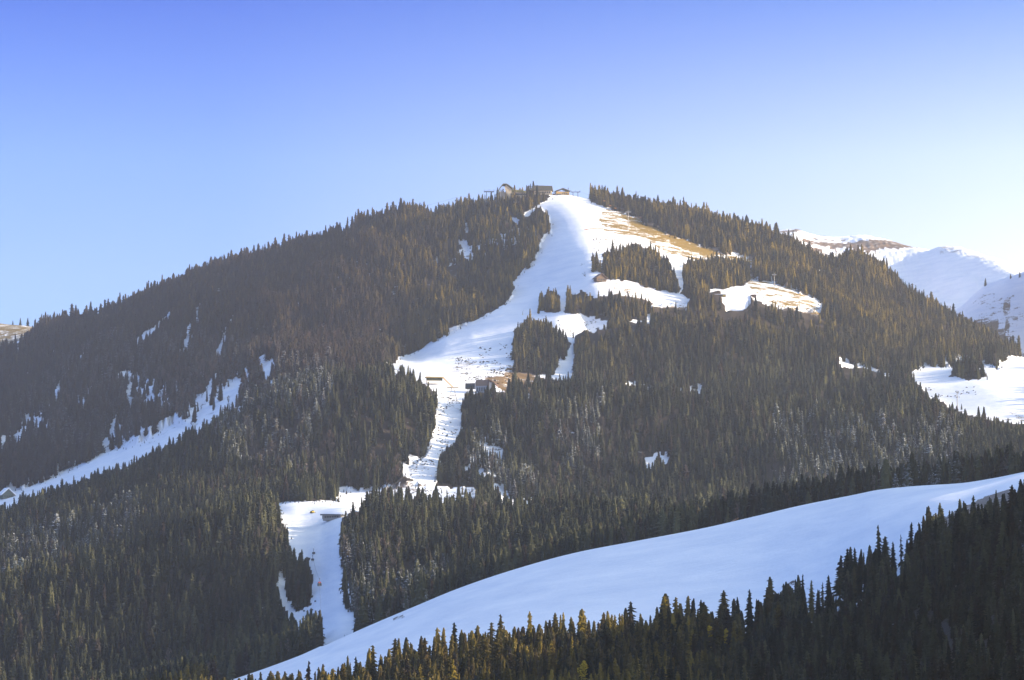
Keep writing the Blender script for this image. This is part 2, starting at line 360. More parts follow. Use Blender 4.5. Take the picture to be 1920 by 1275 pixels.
def ragged(x, y):
    return x + vnoise(x/9, y/9, 70)*4.0 + vnoise(x/4, y/4, 72)*1.5, y + vnoise(x/11+50, y/8, 71)*3.0
def treeish(x, y):
    x, y = ragged(x, y)
    return (~in_any(x, y, OPEN)) | in_any(x, y, CLUMPS)
SPARSE = [  # snowy thin woodland: (outline, share of trees, snow)
 ([(195,862),(205,800),(240,740),(300,690),(400,690),(470,660),(500,690),(470,760),(400,790),(300,815)], 0.9, 0.60),
 ([(0,850),(30,790),(90,720),(150,660),(190,640),(170,740),(110,830),(40,880)], 1.2, 0.50),
 ([(206,692),(240,686),(317,730),(320,765),(270,770),(230,735)], 0.22, 0.78),
 ([(472,659),(500,655),(520,690),(518,725),(500,720),(480,690)], 0.22, 0.78),
 ([(361,830),(390,770),(420,720),(461,690),(480,700),(440,745),(470,770),(420,800)], 0.2, 0.85),
 ([(195,850),(250,805),(330,780),(400,760),(430,790),(330,805),(258,840)], 0.14, 0.9),
 ([(30,800),(70,760),(90,765),(85,800),(40,830)], 0.25, 0.75),
 ([(0,815),(30,805),(45,830),(0,850)], 0.25, 0.75),
 ([(195,790),(215,770),(232,800),(215,822)], 0.3, 0.72),
 ([(140,765),(160,735),(170,740),(150,775)], 0.22, 0.76),
 ([(90,735),(170,640),(184,612),(190,615),(172,655),(130,705),(95,745)], 0.22, 0.78),
 ([(330,670),(360,630),(372,550),(385,550),(368,625),(345,675)], 0.22, 0.76),
 ([(398,680),(420,630),(436,570),(441,575),(428,630),(405,683)], 0.22, 0.78),
 ([(0,680),(38,645),(42,650),(5,690)], 0.22, 0.76),
 ([(850,470),(930,440),(1000,420),(1010,440),(940,470),(880,490)], 0.5, 0.65),
 ([(870,880),(885,830),(920,815),(945,840),(940,890),(895,905)], 0.35, 0.68),
 ([(1036,712),(1050,670),(1072,650),(1075,712)], 0.14, 0.9),
 ([(753,892),(740,880),(770,850),(790,860)], 0.4, 0.7),
 ([(620,1040),(640,1035),(660,1130),(680,1180),(650,1150)], 0.55, 0.7),
 ([(540,1155),(560,1160),(600,1215),(560,1215)], 0.35, 0.72),
 ([(100,1080),(160,1055),(170,1070),(120,1095)], 0.5, 0.6),
]
def zpoly(*a): return list(a)
def streak(x0, y0, x1, y1, w):
    l = math.hypot(x1-x0, y1-y0); nx, ny = -(y1-y0)/l*w, (x1-x0)/l*w; xm, ym = (x0+x1)/2, (y0+y1)/2
    return [(x0, y0), (xm+nx, ym+ny), (x1+nx*0.7, y1+ny*0.7), (x1-nx*0.7, y1-ny*0.7), (xm-nx, ym-ny)]
for a_ in ((440,570,405,680,4),(372,552,345,660,5),(365,690,330,745,7),(184,612,130,700,4),(130,700,70,790,9),(328,583,252,642,7),(42,645,2,692,5),(300,690,270,745,12),(410,700,362,770,9),
           (462,690,405,790,14),(497,655,515,715,12),(492,508,496,532,4),(632,510,635,523,5),(556,562,566,575,6),(405,535,412,552,4),(230,760,190,835,12),(70,760,30,815,12),(20,800,-5,845,10),
           (165,730,140,775,7),(250,700,235,740,8),(520,700,512,730,6),(345,760,250,835,12),(430,740,340,800,12),(540,520,548,530,5),(690,505,694,525,4),(440,525,446,540,4),(60,700,40,730,5),(110,640,95,670,4)):
    SPARSE.append((streak(*a_), 0.12, 0.9))
GRASSY = [
 ([(-60,597),(62,599),(72,616),(40,638),(0,652),(-60,660)], 0.40, 1.0),  # (outline, snow, bare-ground kind: 0 litter, .5 rock, 1 golden grass)
 ([(1140,388),(1200,412),(1250,436),(1294,453),(1350,472),(1424,491),(1410,500),(1360,490),(1300,487),(1250,475),(1200,445),(1160,440),(1130,432),(1120,405)], 0.48, 1.0),
 ([(1160,400),(1200,412),(1250,436),(1300,455),(1350,472),(1330,482),(1250,455),(1190,425)], 0.33, 1.0),
 ([(1130,432),(1160,440),(1165,470),(1140,468),(1125,450)], 0.66, 0.8),
 ([(1400,512),(1450,528),(1500,546),(1548,574),(1535,590),(1470,580),(1430,560),(1400,535)], 0.52, 1.0),
 ([(1150,528),(1200,532),(1290,565),(1290,580),(1210,572),(1150,552)], 0.66, 0.9),
 ([(880,680),(920,685),(960,690),(1030,712),(1000,740),(945,735),(900,705)], 0.36, 0.75),
 ([(840,670),(900,680),(950,690),(945,705),(870,712),(840,695)], 0.66, 0.6),
 ([(1000,590),(1100,592),(1150,600),(1140,615),(1040,608)], 0.74, 0.7),
 ([(820,741),(868,738),(864,802),(852,828),(826,852),(817,913),(753,892),(797,852),(814,817)], 0.74, 0.3),
 ([(1722,1002),(1735,985),(1790,958),(1850,930),(1900,915),(1915,930),(1850,975),(1760,1030),(1720,1020)], 0.30, 0.5),
 ([(1490,1120),(1520,1095),(1600,1095),(1640,1090),(1650,1130),(1540,1150),(1490,1140)], 0.68, 0.2),
 ([(735,1160),(757,1153),(760,1158),(737,1166)], 0.48, 0.2),
 ([(1468,1092),(1505,1086),(1503,1098),(1470,1104)], 0.5, 0.2),
 ([(257,838),(300,810),(400,770),(430,790),(330,808),(262,842)], 0.72, 0.3),
 ([(750,905),(800,908),(797,918),(757,926),(700,930)], 0.60, 0.5),
 ([(1880,770),(1980,770),(1980,800),(1880,792)], 0.66, 0.4),
]
SHRUBBY = [([(895,648),(950,645),(955,680),(900,690)], 0.006), ([(1100,430),(1150,432),(1165,470),(1110,480)], 0.006),
           ([(840,670),(950,680),(1000,730),(870,715)], 0.012), ([(822,745),(866,745),(850,830),(817,905),(760,890)], 0.012),
           ([(885,600),(960,560),(958,566),(890,606)], 0.012), ([(1040,600),(1150,604),(1120,630),(1075,640)], 0.01),
           ([(1735,730),(1835,725),(1835,748),(1735,748)], 0.008), ([(1075,500),(1100,495),(1098,520),(1078,512)], 0.01),
           ([(690,935),(800,915),(890,915),(880,940),(760,935)], 0.006), ([(585,1120),(600,1140),(600,1165),(570,1150)], 0.01)]

Xg = tcols[None, :]*Dg
PXg, PYg = ts2px(np.broadcast_to(tcols[None, :], Dg.shape), Sg)
Wfull = np.broadcast_to(Wg[:, None], Dg.shape)
RXg, RYg = ragged(PXg, PYg)
openm = in_any(RXg, RYg, OPEN) | ((Wfull >= 2.85) & (Wfull <= 4.3) & (PXg > 380))
clumpm = in_any(RXg, RYg, CLUMPS)
amp = np.interp(Wg, WK, Ak)[:, None]*np.where(openm, 0.12, 1.0)
gul = 1-np.abs(fbm(Xg/150+Dg/900, Dg/620, 3, 4))*2.2
bump = fbm(Xg/75, Dg/75, 9, 4)
left = np.clip((900-PXg)/200, 0, 1)*((Wfull > 10) & (Wfull < 16))
Zg = Sg*Dg + amp*(gul*(0.7+0.8*left) + bump*0.8)
Sg = Zg/Dg
PXg, PYg = ts2px(np.broadcast_to(tcols[None, :], Dg.shape), Sg)
horizon_run = np.maximum.accumulate(Sg, axis=0)

def grid_sample(arr, ti, ri):
    i0 = np.clip(np.floor(ti).astype(int), 0, NT-2); j0 = np.clip(np.floor(ri).astype(int), 0, NR-2)
    fi = ti-i0; fj = ri-j0
    return (arr[j0, i0]*(1-fi)+arr[j0, i0+1]*fi)*(1-fj) + (arr[j0+1, i0]*(1-fi)+arr[j0+1, i0+1]*fi)*fj

def at(x, y, wmin=0.0, wmax=99):
    """world point of the ground seen at a pixel of the photograph (first hit at or beyond curve wmin)"""
    t, s = px2ts(x, y); t = float(t); s = float(s)
    ti = np.interp(t, tcols, np.arange(NT)); i0 = min(int(ti), NT-2); fi = ti-i0
    cs = Sg[:, i0]*(1-fi)+Sg[:, i0+1]*fi; cd = Dg[:, i0]*(1-fi)+Dg[:, i0+1]*fi
    ok = np.where((Wg >= wmin) & (Wg <= wmax))[0]
    for a, b in zip(ok[:-1], ok[1:]):
        if cs[a] <= s <= cs[b]:
            f = (s-cs[a])/max(cs[b]-cs[a], 1e-9); D = cd[a]+f*(cd[b]-cd[a])
            return Vector((t*D, D, s*D))
    a = ok[np.argmax(cs[ok])]
    return Vector((t*cd[a], cd[a], cs[a]*cd[a]))

def ray(x, y, D):
    t, s = px2ts(x, y); return Vector((float(t)*D, D, float(s)*D))
def ground_z(X, Y):
    t = X/Y; ti = np.interp(t, tcols, np.arange(NT)); i0 = min(int(ti), NT-2); fi = ti-i0
    cd = Dg[:, i0]*(1-fi)+Dg[:, i0+1]*fi; cz = Zg[:, i0]*(1-fi)+Zg[:, i0+1]*fi
    return float(np.interp(Y, cd, cz))

# ground cover
snow = np.full(Dg.shape, 0.22); bare = np.zeros(Dg.shape)
mount = (Wfull > 5) & (Wfull < 16.3)
snow += 0.14*left
warp = fbm(Xg/60, Dg/60, 21, 3)*3.0
for poly, share, sn in SPARSE:
    m = in_poly(PXg+warp, PYg+warp, poly) & mount; snow[m] = sn
m = openm & mount & ~clumpm; snow[m] = 1.15
m = (Wfull >= 2.85) & (Wfull <= 4.4) & (PXg > 300); snow[m] = 1.2
for poly, sn, br in GRASSY:
    m = in_poly(PXg+warp*0.6, PYg+warp*0.6, poly) & ~clumpm & (Wfull > 2.5) & (Wfull < 16.3)
    snow[m] = sn; bare[m] = br
far = Wfull >= 16.3
snow[far] = 1.1
fa = fbm(Xg/70+Dg/260, Dg/420+Zg/300, 40, 4)
m = far & (Wfull < 18) & (PXg > 1640); snow[m] = np.where(fa[m] > 0.08, 0.28, np.where(fa[m] > -0.1, 0.66, 1.0)); bare[m] = 0.62
fb = fbm(Xg/420, Zg/38, 44, 4)
m = far & (Wfull > 18.4) & (PXg < 1760+8*fb*10) & (PYg + 30*fb < 478); snow[m] = np.where(fb[m] > -0.02, 0.34, 0.95); bare[m] = 0.66
m = far & (Wfull > 18.8) & (PXg >= 1760); snow[m] = 0.62; bare[m] = 0.6
m = far & (PXg < 300); snow[m] = 0.42; bare[m] = 1.0
m = (Wfull > 15) & (Wfull < 16.3) & (PXg > 1100); snow[m] = 0.3

def ground_material():
    m, nt, b = new_mat("snow_and_ground")
    geo = N(nt, "ShaderNodeNewGeometry"); pos = geo.outputs["Position"]
    a_s = N(nt, "ShaderNodeAttribute", attribute_name="snow"); a_b = N(nt, "ShaderNodeAttribute", attribute_name="bare")
    mp = N(nt, "ShaderNodeMapping"); mp.inputs["Scale"].default_value = (0.55, 0.55, 2.4); nt.links.new(pos, mp.inputs[0])
    n1 = noise_n(nt, mp.outputs[0], 0.055, 6, 0.68)
    n2 = noise_n(nt, pos, 0.35, 3, 0.6)
    nn = math_n(nt, 'MULTIPLY_ADD', n2, 0.5, math_n(nt, 'MULTIPLY', n1, 1.1))
    v = math_n(nt, 'ADD', a_s.outputs["Fac"], math_n(nt, 'MULTIPLY', math_n(nt, 'SUBTRACT', nn, 0.8), 1.25))
    mr = N(nt, "ShaderNodeMapRange", interpolation_type='SMOOTHSTEP'); nt.links.new(v, mr.inputs[0])
    mr.inputs[1].default_value = 0.44; mr.inputs[2].default_value = 0.60
    rmp = N(nt, "ShaderNodeValToRGB"); e = rmp.color_ramp.elements
    e[0].position = 0; e[0].color = (0.040, 0.031, 0.024, 1); e[1].position = 1; e[1].color = (0.19, 0.125, 0.026, 1)
    k = e.new(0.5); k.color = (0.20, 0.17, 0.15, 1); k = e.new(0.66); k.color = (0.15, 0.095, 0.055, 1)
    nt.links.new(a_b.outputs["Fac"], rmp.inputs[0])
    gv = mixc(nt, n2, (0.55, 0.55, 0.55), (1.35, 1.35, 1.35))
    mu = N(nt, "ShaderNodeMix", data_type='RGBA', blend_type='MULTIPLY'); mu.inputs[0].default_value = 1
    nt.links.new(rmp.outputs[0], mu.inputs[6]); nt.links.new(gv, mu.inputs[7])
    mp3 = N(nt, "ShaderNodeMapping"); mp3.inputs["Scale"].default_value = (0.010, 0.012, 0.09); nt.links.new(pos, mp3.inputs[0])
    drift = math_n(nt, 'MULTIPLY_ADD', noise_n(nt, mp3.outputs[0], 1.0, 6, 0.65), 2.4, -0.7, clamp=True)
    sn = mixc(nt, drift, (0.67, 0.71, 0.79), (0.84, 0.85, 0.88))
    nt.links.new(mixc(nt, mr.outputs[0], mu.outputs[2], sn), b.inputs["Base Color"])
    b.inputs["Roughness"].default_value = 0.85; b.inputs["Specular IOR Level"].default_value = 0.1
    bp = N(nt, "ShaderNodeBump"); bp.inputs["Strength"].default_value = 0.5; bp.inputs["Distance"].default_value = 1.0
    mp2 = N(nt, "ShaderNodeMapping"); mp2.inputs["Scale"].default_value = (0.05, 0.16, 0.2); nt.links.new(pos, mp2.inputs[0])
    h = math_n(nt, 'MULTIPLY_ADD', noise_n(nt, mp2.outputs[0], 1.0, 5, 0.6), 2.0, math_n(nt, 'MULTIPLY', n2, 0.8))
    nt.links.new(h, bp.inputs["Height"]); nt.links.new(bp.outputs[0], b.inputs["Normal"])
    return m
M_ground = ground_material()

# one sheet, cut into named pieces along its own grid lines (normals shared so no seam shows)
VX = np.stack([Xg, Dg, Zg], axis=-1)
du = np.gradient(VX, axis=1); dv = np.gradient(VX, axis=0)
nrm = np.cross(du, dv); nrm /= np.linalg.norm(nrm, axis=-1, keepdims=True)
nrm[nrm[..., 2] < 0] *= -1
def terrain_piece(name, r0, r1):
    v = VX[r0:r1+1].reshape(-1, 3); nr = r1-r0+1
    j, i = np.meshgrid(np.arange(nr-1), np.arange(NT-1), indexing='ij')
    a = (j*NT+i).ravel(); q = np.stack([a, a+1, a+NT+1, a+NT], axis=1).astype(np.int32)
    me = bpy.data.meshes.new(name)
    me.vertices.add(len(v)); me.vertices.foreach_set("co", v.astype(np.float32).ravel())
    me.loops.add(q.size); me.loops.foreach_set("vertex_index", q.ravel())
    me.polygons.add(len(q)); me.polygons.foreach_set("loop_start", np.arange(0, q.size, 4, dtype=np.int32))
    me.polygons.foreach_set("loop_total", np.full(len(q), 4, np.int32))
    me.polygons.foreach_set("use_smooth", np.ones(len(q), bool))
    me.update(calc_edges=True)
    for nm, arr in (("snow", snow), ("bare", bare)):
        at_ = me.attributes.new(nm, 'FLOAT', 'POINT'); at_.data.foreach_set("value", arr[r0:r1+1].astype(np.float32).ravel())
    me.normals_split_custom_set_from_vertices(nrm[r0:r1+1].reshape(-1, 3).tolist())
    me.materials.append(M_ground)
    o = bpy.data.objects.new(name, me); COL.objects.link(o); o["kind"] = "structure"
    return o
def row_at(w): return int(np.argmin(np.abs(Wg-w)))
terrain_piece("wooded_hillside", 0, row_at(2.75))
terrain_piece("snow_field", row_at(2.75), row_at(5))
terrain_piece("mountain", row_at(5), row_at(16))
terrain_piece("distant_mountains", row_at(16), NR-1)
gmb = MB().add([(-9000,-300,-120),(9000,-300,-120),(9000,13900,-120),(-9000,13900,-120)], [(0,1,2,3)])
gnd = gmb.build("ground", plain("valley_ground", (0.09, 0.08, 0.06), 0.9, 0.4, 0.01)); gnd["kind"] = "structure"

# ------------------------------------------------------------------ tree meshes (unit height, unit radius)
def mesh_from(name, v, f, mat):
    me = bpy.data.meshes.new(name); me.from_pydata(v, [], f); me.update(); me.materials.append(mat); return me

def spruce_mesh(name, seed, whorls, blades, fine, mat, thin=0.0):
    r = random.Random(seed); v = []; f = []
    base = r.uniform(0.02, 0.08)
    # dense inner body
    n = 7; zs = (base, 0.3, 0.6, 0.85, 0.97)
    for z in zs:
        rad = (0.46 if fine else 0.62)*(1-z)**0.62*(1-0.55*thin)+0.004
        for i in range(n):
            a = 2*math.pi*i/n + z*3; rr = rad*r.uniform(0.75, 1.2)
            v.append((rr*math.cos(a), rr*math.sin(a), z))
    for k in range(len(zs)-1):
        for i in range(n):
            f.append((k*n+i, k*n+(i+1) % n, (k+1)*n+(i+1) % n, (k+1)*n+i))
    lob = [r.uniform(0.8, 1.15) for _ in range(5)]
    for w in range(whorls):
        h = base + (0.985-base)*((w+r.uniform(-0.25, 0.25))/whorls)
        h = min(max(h, base), 0.98)
        rad = (1-h)**0.58*(1.0 if h > 0.14 else 0.6+2.8*h)*r.uniform(0.82, 1.1)+0.015
        nb = max(4, int(blades*(0.55+0.45*(1-h))))
        off = r.uniform(0, 6.3)
        for b in range(nb):
            if thin and r.random() < thin*0.6: continue
            a = off + 2*math.pi*b/nb + r.uniform(-0.22, 0.22)
            rr = rad*r.uniform(0.72, 1.15)*lob[int(a/6.2832*5) % 5]
            z = h + r.uniform(-0.4, 0.4)/whorls
            dr = rr*r.uniform(0.05, 0.11); hw = r.uniform(0.36, 0.52)*(6.2/nb)
            ca, sa = math.cos(a), math.sin(a)
            def P(rad_, ang, zz):
                return (rad_*math.cos(a+ang), rad_*math.sin(a+ang), zz)
            i0 = len(v)
            zt = z-dr
            if not fine:
                v += [(0, 0, z+0.035), (rr*ca, rr*sa, zt), P(rr*0.66, hw, z-dr*0.9-0.012), P(rr*0.66, -hw, z-dr*0.9-0.012)]
                f += [(i0, i0+1, i0+2), (i0, i0+3, i0+1)]
            else:
                m1 = P(rr*0.5, 0, z+0.006-dr*0.3)
                v += [(0, 0, z+0.03), m1, (rr*ca, rr*sa, zt+r.uniform(0, 0.012)),
                      P(rr*0.42, hw*1.15, z-dr*0.5-0.014), P(rr*0.72, hw*0.55, z-dr*0.85-0.01), P(rr*0.42, -hw*1.15, z-dr*0.5-0.014), P(rr*0.72, -hw*0.55, z-dr*0.85-0.01)]
                f += [(i0, i0+1, i0+3), (i0+1, i0+4, i0+3), (i0+1, i0+2, i0+4), (i0, i0+5, i0+1), (i0+1, i0+5, i0+6), (i0+1, i0+6, i0+2)]
    return mesh_from(name, v, f, mat)

def bare_mesh(name, seed, mat):
    r = random.Random(seed); v = []; f = []
    def blade(p, q, w):
        p, q = Vector(p), Vector(q); d = (q-p); s = d.cross(Vector((r.uniform(-1, 1), r.uniform(-1, 1), 0.2))).normalized()*w
        i = len(v); v.extend([tuple(p-s), tuple(p+s), tuple(q)]); f.append((i, i+1, i+2))
    blade((0, 0, 0), (0, 0, 0.9), 0.07)
    for k in range(16):
        h = 0.2+0.65*k/16; a = r.uniform(0, 6.3); rr = 0.85*math.sin(math.pi*min(1, 0.25+0.75*h))*r.uniform(0.6, 1)
        tip = (rr*math.cos(a), rr*math.sin(a), min(1, h+0.22)); blade((0, 0, h), tip, 0.03)
        for j in range(7):
            t = r.uniform(0.3, 1); p = (tip[0]*t, tip[1]*t, h+(tip[2]-h)*t)
            blade(p, (p[0]+r.uniform(-.3, .3), p[1]+r.uniform(-.3, .3), p[2]+r.uniform(0.03, .17)), 0.035)
    return mesh_from(name, v, f, mat)

def shrub_mesh(name, seed, mat):
    r = random.Random(seed); v = []; f = []
    for k in range(26):
        a = r.uniform(0, 6.3); e = r.uniform(0.1, 1.4); d = Vector((math.cos(a)*math.cos(e), math.sin(a)*math.cos(e), math.sin(e)))
        s = d.orthogonal().normalized()*0.3; q = d*r.uniform(0.5, 1.0); i = len(v)
        v += [tuple(q*0.2-s), tuple(q*0.2+s), tuple(q)]; f.append((i, i+1, i+2))
    return mesh_from(name, v, f, mat)

def proto_collection(name, meshes):
    c = bpy.data.collections.new(name)
    for me in meshes:
        c.objects.link(bpy.data.objects.new(me.name, me))
    return c

far_spruces = [spruce_mesh("spruce_kind", 100+i, 11, 8, False, M_spruce, thin=(0.0, 0, 0, 0.15, 0.3, 0, 0.1, 0)[i]) for i in range(8)]
near_crowns = [spruce_mesh("spruce_crown", 200+i, 17, 10, True, M_spruce, thin=(0, 0, 0.15, 0, 0.35, 0, 0.2, 0, 0.8)[i]) for i in range(9)]
C_far = proto_collection("far_spruce_kinds", far_spruces)
C_bare = proto_collection("bare_tree_kinds", [bare_mesh("bare_kind", 300+i, M_twig) for i in range(5)])
C_shrub = proto_collection("shrub_kinds", [shrub_mesh("shrub_kind", 400+i, M_shrub) for i in range(3)])

def scatter_group(name, coll):
    ng = bpy.data.node_groups.new(name, 'GeometryNodeTree')
    ng.interface.new_socket("Geometry", in_out='INPUT', socket_type='NodeSocketGeometry')
    ng.interface.new_socket("Geometry", in_out='OUTPUT', socket_type='NodeSocketGeometry')
    gi = ng.nodes.new("NodeGroupInput"); go = ng.nodes.new("NodeGroupOutput")
    ci = ng.nodes.new("GeometryNodeCollectionInfo"); ci.inputs[0].default_value = coll
    ci.inputs["Separate Children"].default_value = True; ci.inputs["Reset Children"].default_value = True
    ip = ng.nodes.new("GeometryNodeInstanceOnPoints"); ip.inputs["Pick Instance"].default_value = True
    def attr(nm, t):
        n = ng.nodes.new("GeometryNodeInputNamedAttribute"); n.data_type = t; n.inputs[0].default_value = nm; return n.outputs[0]
    ng.links.new(gi.outputs[0], ip.inputs["Points"]); ng.links.new(ci.outputs[0], ip.inputs["Instance"])
    ng.links.new(attr("pick", 'INT'), ip.inputs["Instance Index"])
    ng.links.new(attr("turn", 'FLOAT_VECTOR'), ip.inputs["Rotation"]); ng.links.new(attr("size", 'FLOAT_VECTOR'), ip.inputs["Scale"])
    ng.links.new(ip.outputs[0], go.inputs[0])
    return ng

def scatter(name, coll, pts, size, nk, tint, frost, lean=0.03):
    gx_, gy_ = ts2px(pts[:, 0]/pts[:, 1], pts[:, 2]/pts[:, 1])
    gold = np.clip(np.where(pts[:, 1] < 2300, np.clip((1450-gx_)/200, 0, 0.9), (720-gy_)/140 + 0.25*vnoise(pts[:, 0]/60, pts[:, 1]/60, 85)), 0.05, 1)  # painted sunlight: golden in the near strip's left part and higher up the slopes
    me = bpy.data.meshes.new(name); n = len(pts)
    me.vertices.add(n); me.vertices.foreach_set("co", pts.astype(np.float32).ravel())
    turn = np.stack([rng.normal(0, lean, n), rng.normal(0, lean, n), rng.uniform(0, 6.283, n)], 1)
    for nm, ty, key, arr in (("pick", 'INT', "value", rng.integers(0, nk, n).astype(np.int32)), ("turn", 'FLOAT_VECTOR', "vector", turn.astype(np.float32).ravel()),
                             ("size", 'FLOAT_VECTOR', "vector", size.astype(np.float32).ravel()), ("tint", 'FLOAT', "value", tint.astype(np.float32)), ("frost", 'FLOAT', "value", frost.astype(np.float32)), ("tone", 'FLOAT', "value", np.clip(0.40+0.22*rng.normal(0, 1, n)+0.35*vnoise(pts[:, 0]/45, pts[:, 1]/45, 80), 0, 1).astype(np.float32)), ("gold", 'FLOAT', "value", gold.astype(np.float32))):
        a = me.attributes.new(nm, ty, 'POINT'); a.data.foreach_set(key, arr)
    o = bpy.data.objects.new(name, me); COL.objects.link(o)
    md = o.modifiers.new("scatter", 'NODES'); md.node_group = scatter_group(name+"_nodes", coll)
    return o

# ------------------------------------------------------------------ where trees stand
def sample_points(density, mask):
    """random ground points, density per square metre of plan, on grid cells where mask holds"""
    dD = np.diff(Dg, axis=0)[:, :-1]; dX = (np.diff(tcols)[None, :]*Dg[:-1, :-1])
    lam = dD*dX*(density[:-1, :-1] if hasattr(density, 'shape') else density)*mask[:-1, :-1]
    cnt = rng.poisson(lam)
    jj, ii = np.nonzero(cnt); rep = cnt[jj, ii]
    jj = np.repeat(jj, rep); ii = np.repeat(ii, rep)
    return ii+rng.random(len(ii)), jj+rng.random(len(jj))

inframe = ((PXg > -160) & (PXg < 2080)) | ((Wfull < 5.6) & (PXg > -300) & (PXg < 2800))   # somewhat wider than the picture
forest = (Wfull > 1.7) & (Wfull < 15.6) & inframe & ~((Wfull > 2.985) & (Wfull < 4.35) & (PXg > 400))
ti, ri = sample_points(np.where(Wfull < 3.05, 1/38.0, 1/56.0)*np.clip(1+0.9*fbm(Xg/55, Dg/55, 60, 3), 0.25, 2), forest)
def pts_at(ti, ri):
    t = np.interp(ti, np.arange(NT), tcols); D = grid_sample(Dg, ti, ri); Z = grid_sample(Zg, ti, ri); w = np.interp(ri, np.arange(NR), Wg)
    return t*D, D, Z, t, w
X, Y, Z, T, W = pts_at(ti, ri)
nT = len(X)
H = np.interp(Y, [1200, 1480, 1720, 2900, 4500, 6100], [11.5, 14, 20.5, 27, 25, 20.5])*np.clip(rng.normal(1, 0.24, nT), 0.35, 1.5)*np.where(rng.random(nT) < 0.18, rng.uniform(0.35, 0.8, nT), 1)
px, py = ts2px(T, Z/Y)
H = H*np.where((W > 14.6) & (rng.random(nT) < 0.3), rng.uniform(1.15, 1.55, nT), 1.0)
H = H*np.where(W > 10.6, np.interp(px, [0, 600, 830, 1100], [1.5, 1.2, 1.1, 1.0]), 1.0)
RAD = H*np.clip(rng.normal(0.205, 0.05, nT), 0.12, 0.34)*np.where(rng.random(nT) < 0.1, 1.35, 1)
clump_in = in_any(px, py, CLUMPS)
_, py_top = ts2px(T, (Z+H*np.where(clump_in, 1-rng.random(nT)**0.9*0.85, np.where(rng.random(nT) < 0.35, 1-rng.random(nT)*0.85, 1-rng.random(nT)**2*0.5)))/Y)
_, py_mid = ts2px(T, (Z+H*0.3)/Y)
rpx = RAD/Y*F_PX*rng.uniform(-0.3, 0.8, nT)
ok = treeish(px, py) & ((treeish(px, py_top) & treeish(px, py_mid) & treeish(px-rpx, py_mid) & treeish(px+rpx, py_mid)) | (W < 3.02))
# individual trees of the clumps must not rise far past their outline
share = np.ones(nT)
for poly, sh, sn in SPARSE:
    if poly[0][0] < 700: sh *= 0.5
    share[in_poly(px+5*vnoise(px/12, py/12, 90), py-9+5*vnoise(px/12, py/12, 91), poly) & (W > 5)] = sh
keep_far = rng.random(nT) < share
# hidden trees are left out
hz = grid_sample(horizon_run, ti, np.maximum(ri-1.5, 0))
vis = (Z+H)/Y > hz-0.0022
ok &= keep_far & vis
STAND = [(1330,1222,14), (1362,1222,11), (1095,1290,15), (1690,1068,9), (1675,1075,10), (1612,1128,12), (1575,1140,10), (1522,1165,11), (1543,1150,10), (1406,1195,14)]
for sx, sy, sr in STAND:
    tp = py-H/Y*F_PX
    if sy > 1205: ok &= ~((W < 3.1) & (np.abs(px-sx) < sr*0.7) & (tp < sy-22) & (py > sy+2))      # only what would hide a larch
    else: ok &= ~((W < 3.1) & (np.abs(px-sx) < sr*0.6+RAD/Y*F_PX*0.3) & (tp < sy-20) & (py > sy-22))
X, Y, Z, T, W, H, RAD, px, py = [a[ok] for a in (X, Y, Z, T, W, H, RAD, px, py)]
print("trees", len(X))

BARE = [[(983,793),(1073,790),(1090,924),(1000,930)], [(700,1040),(820,1045),(760,1165),(690,1175)], [(300,720),(520,640),(540,740),(430,800),(300,800)],
        [(640,880),(800,850),(800,905),(640,920)], [(440,780),(640,740),(620,900),(480,930)], [(1080,800),(1260,790),(1260,880),(1100,900)], [(560,640),(760,600),(760,650),(600,690)]]
FROST = [[(180,640),(520,640),(540,740),(430,800),(250,860),(30,860),(0,800),(60,740)], [(636,1040),(700,1040),(720,1180),(660,1180)], [(720,1100),(840,1080),(830,1130),(720,1170)], [(1690,810),(1780,810),(1790,880),(1690,880)], [(330,700),(640,690),(560,900),(420,880)],
         [(940,900),(1010,900),(1010,960),(940,960)], [(1040,780),(1130,760),(1120,900),(1050,900)], [(120,1000),(260,940),(260,1010),(140,1060)], [(0,1020),(120,1000),(120,1090),(0,1100)], [(1450,790),(1800,800),(1800,920),(1450,940)],
         [(870,820),(950,820),(950,910),(870,910)]]
near = W < 3.02
barem = (~near) & (rng.random(len(X)) < np.where(in_any(px, py, BARE), 0.38, 0.035))
frost = np.where(in_any(px, py, FROST) & (rng.random(len(X)) < 0.5), rng.uniform(0.3, 0.95, len(X))*np.where(W > 10.6, 0.5, 1.0), 0.06)
tint = np.clip((900-px)/250, 0, 1)*((W > 10.5))*rng.uniform(0.6, 1.0, len(X))
tint = np.where(tint > 0, tint, (rng.random(len(X)) < 0.12)*rng.uniform(0.3, 1, len(X)))
tint[near] = (rng.random(near.sum()) < 0.2)*0.5

# saplings and brush where forest meets the snow
op_m = in_any(PXg, PYg, OPEN[1:]) & (Wfull > 5) & (Wfull < 16)
edge = np.zeros(op_m.shape, bool)
for dx_, dy_ in ((7, 0), (-7, 0), (0, 6), (0, -6), (5, -5), (-5, -5)):
    edge |= op_m & ~in_any(PXg+dx_, PYg+dy_, OPEN[1:])
ea, eb = sample_points(1/260.0, edge)
ex, ey, ez, et, ew = pts_at(ea, eb); ne = len(ex)
eh = rng.uniform(1.5, 6, ne)*rng.random(ne)**0.6
X, Y, Z, T, W = [np.concatenate([a, b]) for a, b in ((X, ex), (Y, ey), (Z, ez), (T, et), (W, ew))]
H = np.concatenate([H, eh]); RAD = np.concatenate([RAD, eh*rng.uniform(0.2, 0.32, ne)])
qx, qy = ts2px(et, ez/ey); px = np.concatenate([px, qx]); py = np.concatenate([py, qy])
near = W < 3.02
barem = np.concatenate([barem, np.zeros(ne, bool)]); frost = np.concatenate([frost, np.full(ne, 0.1)]); tint = np.concatenate([tint, rng.uniform(0, 0.8, ne)])

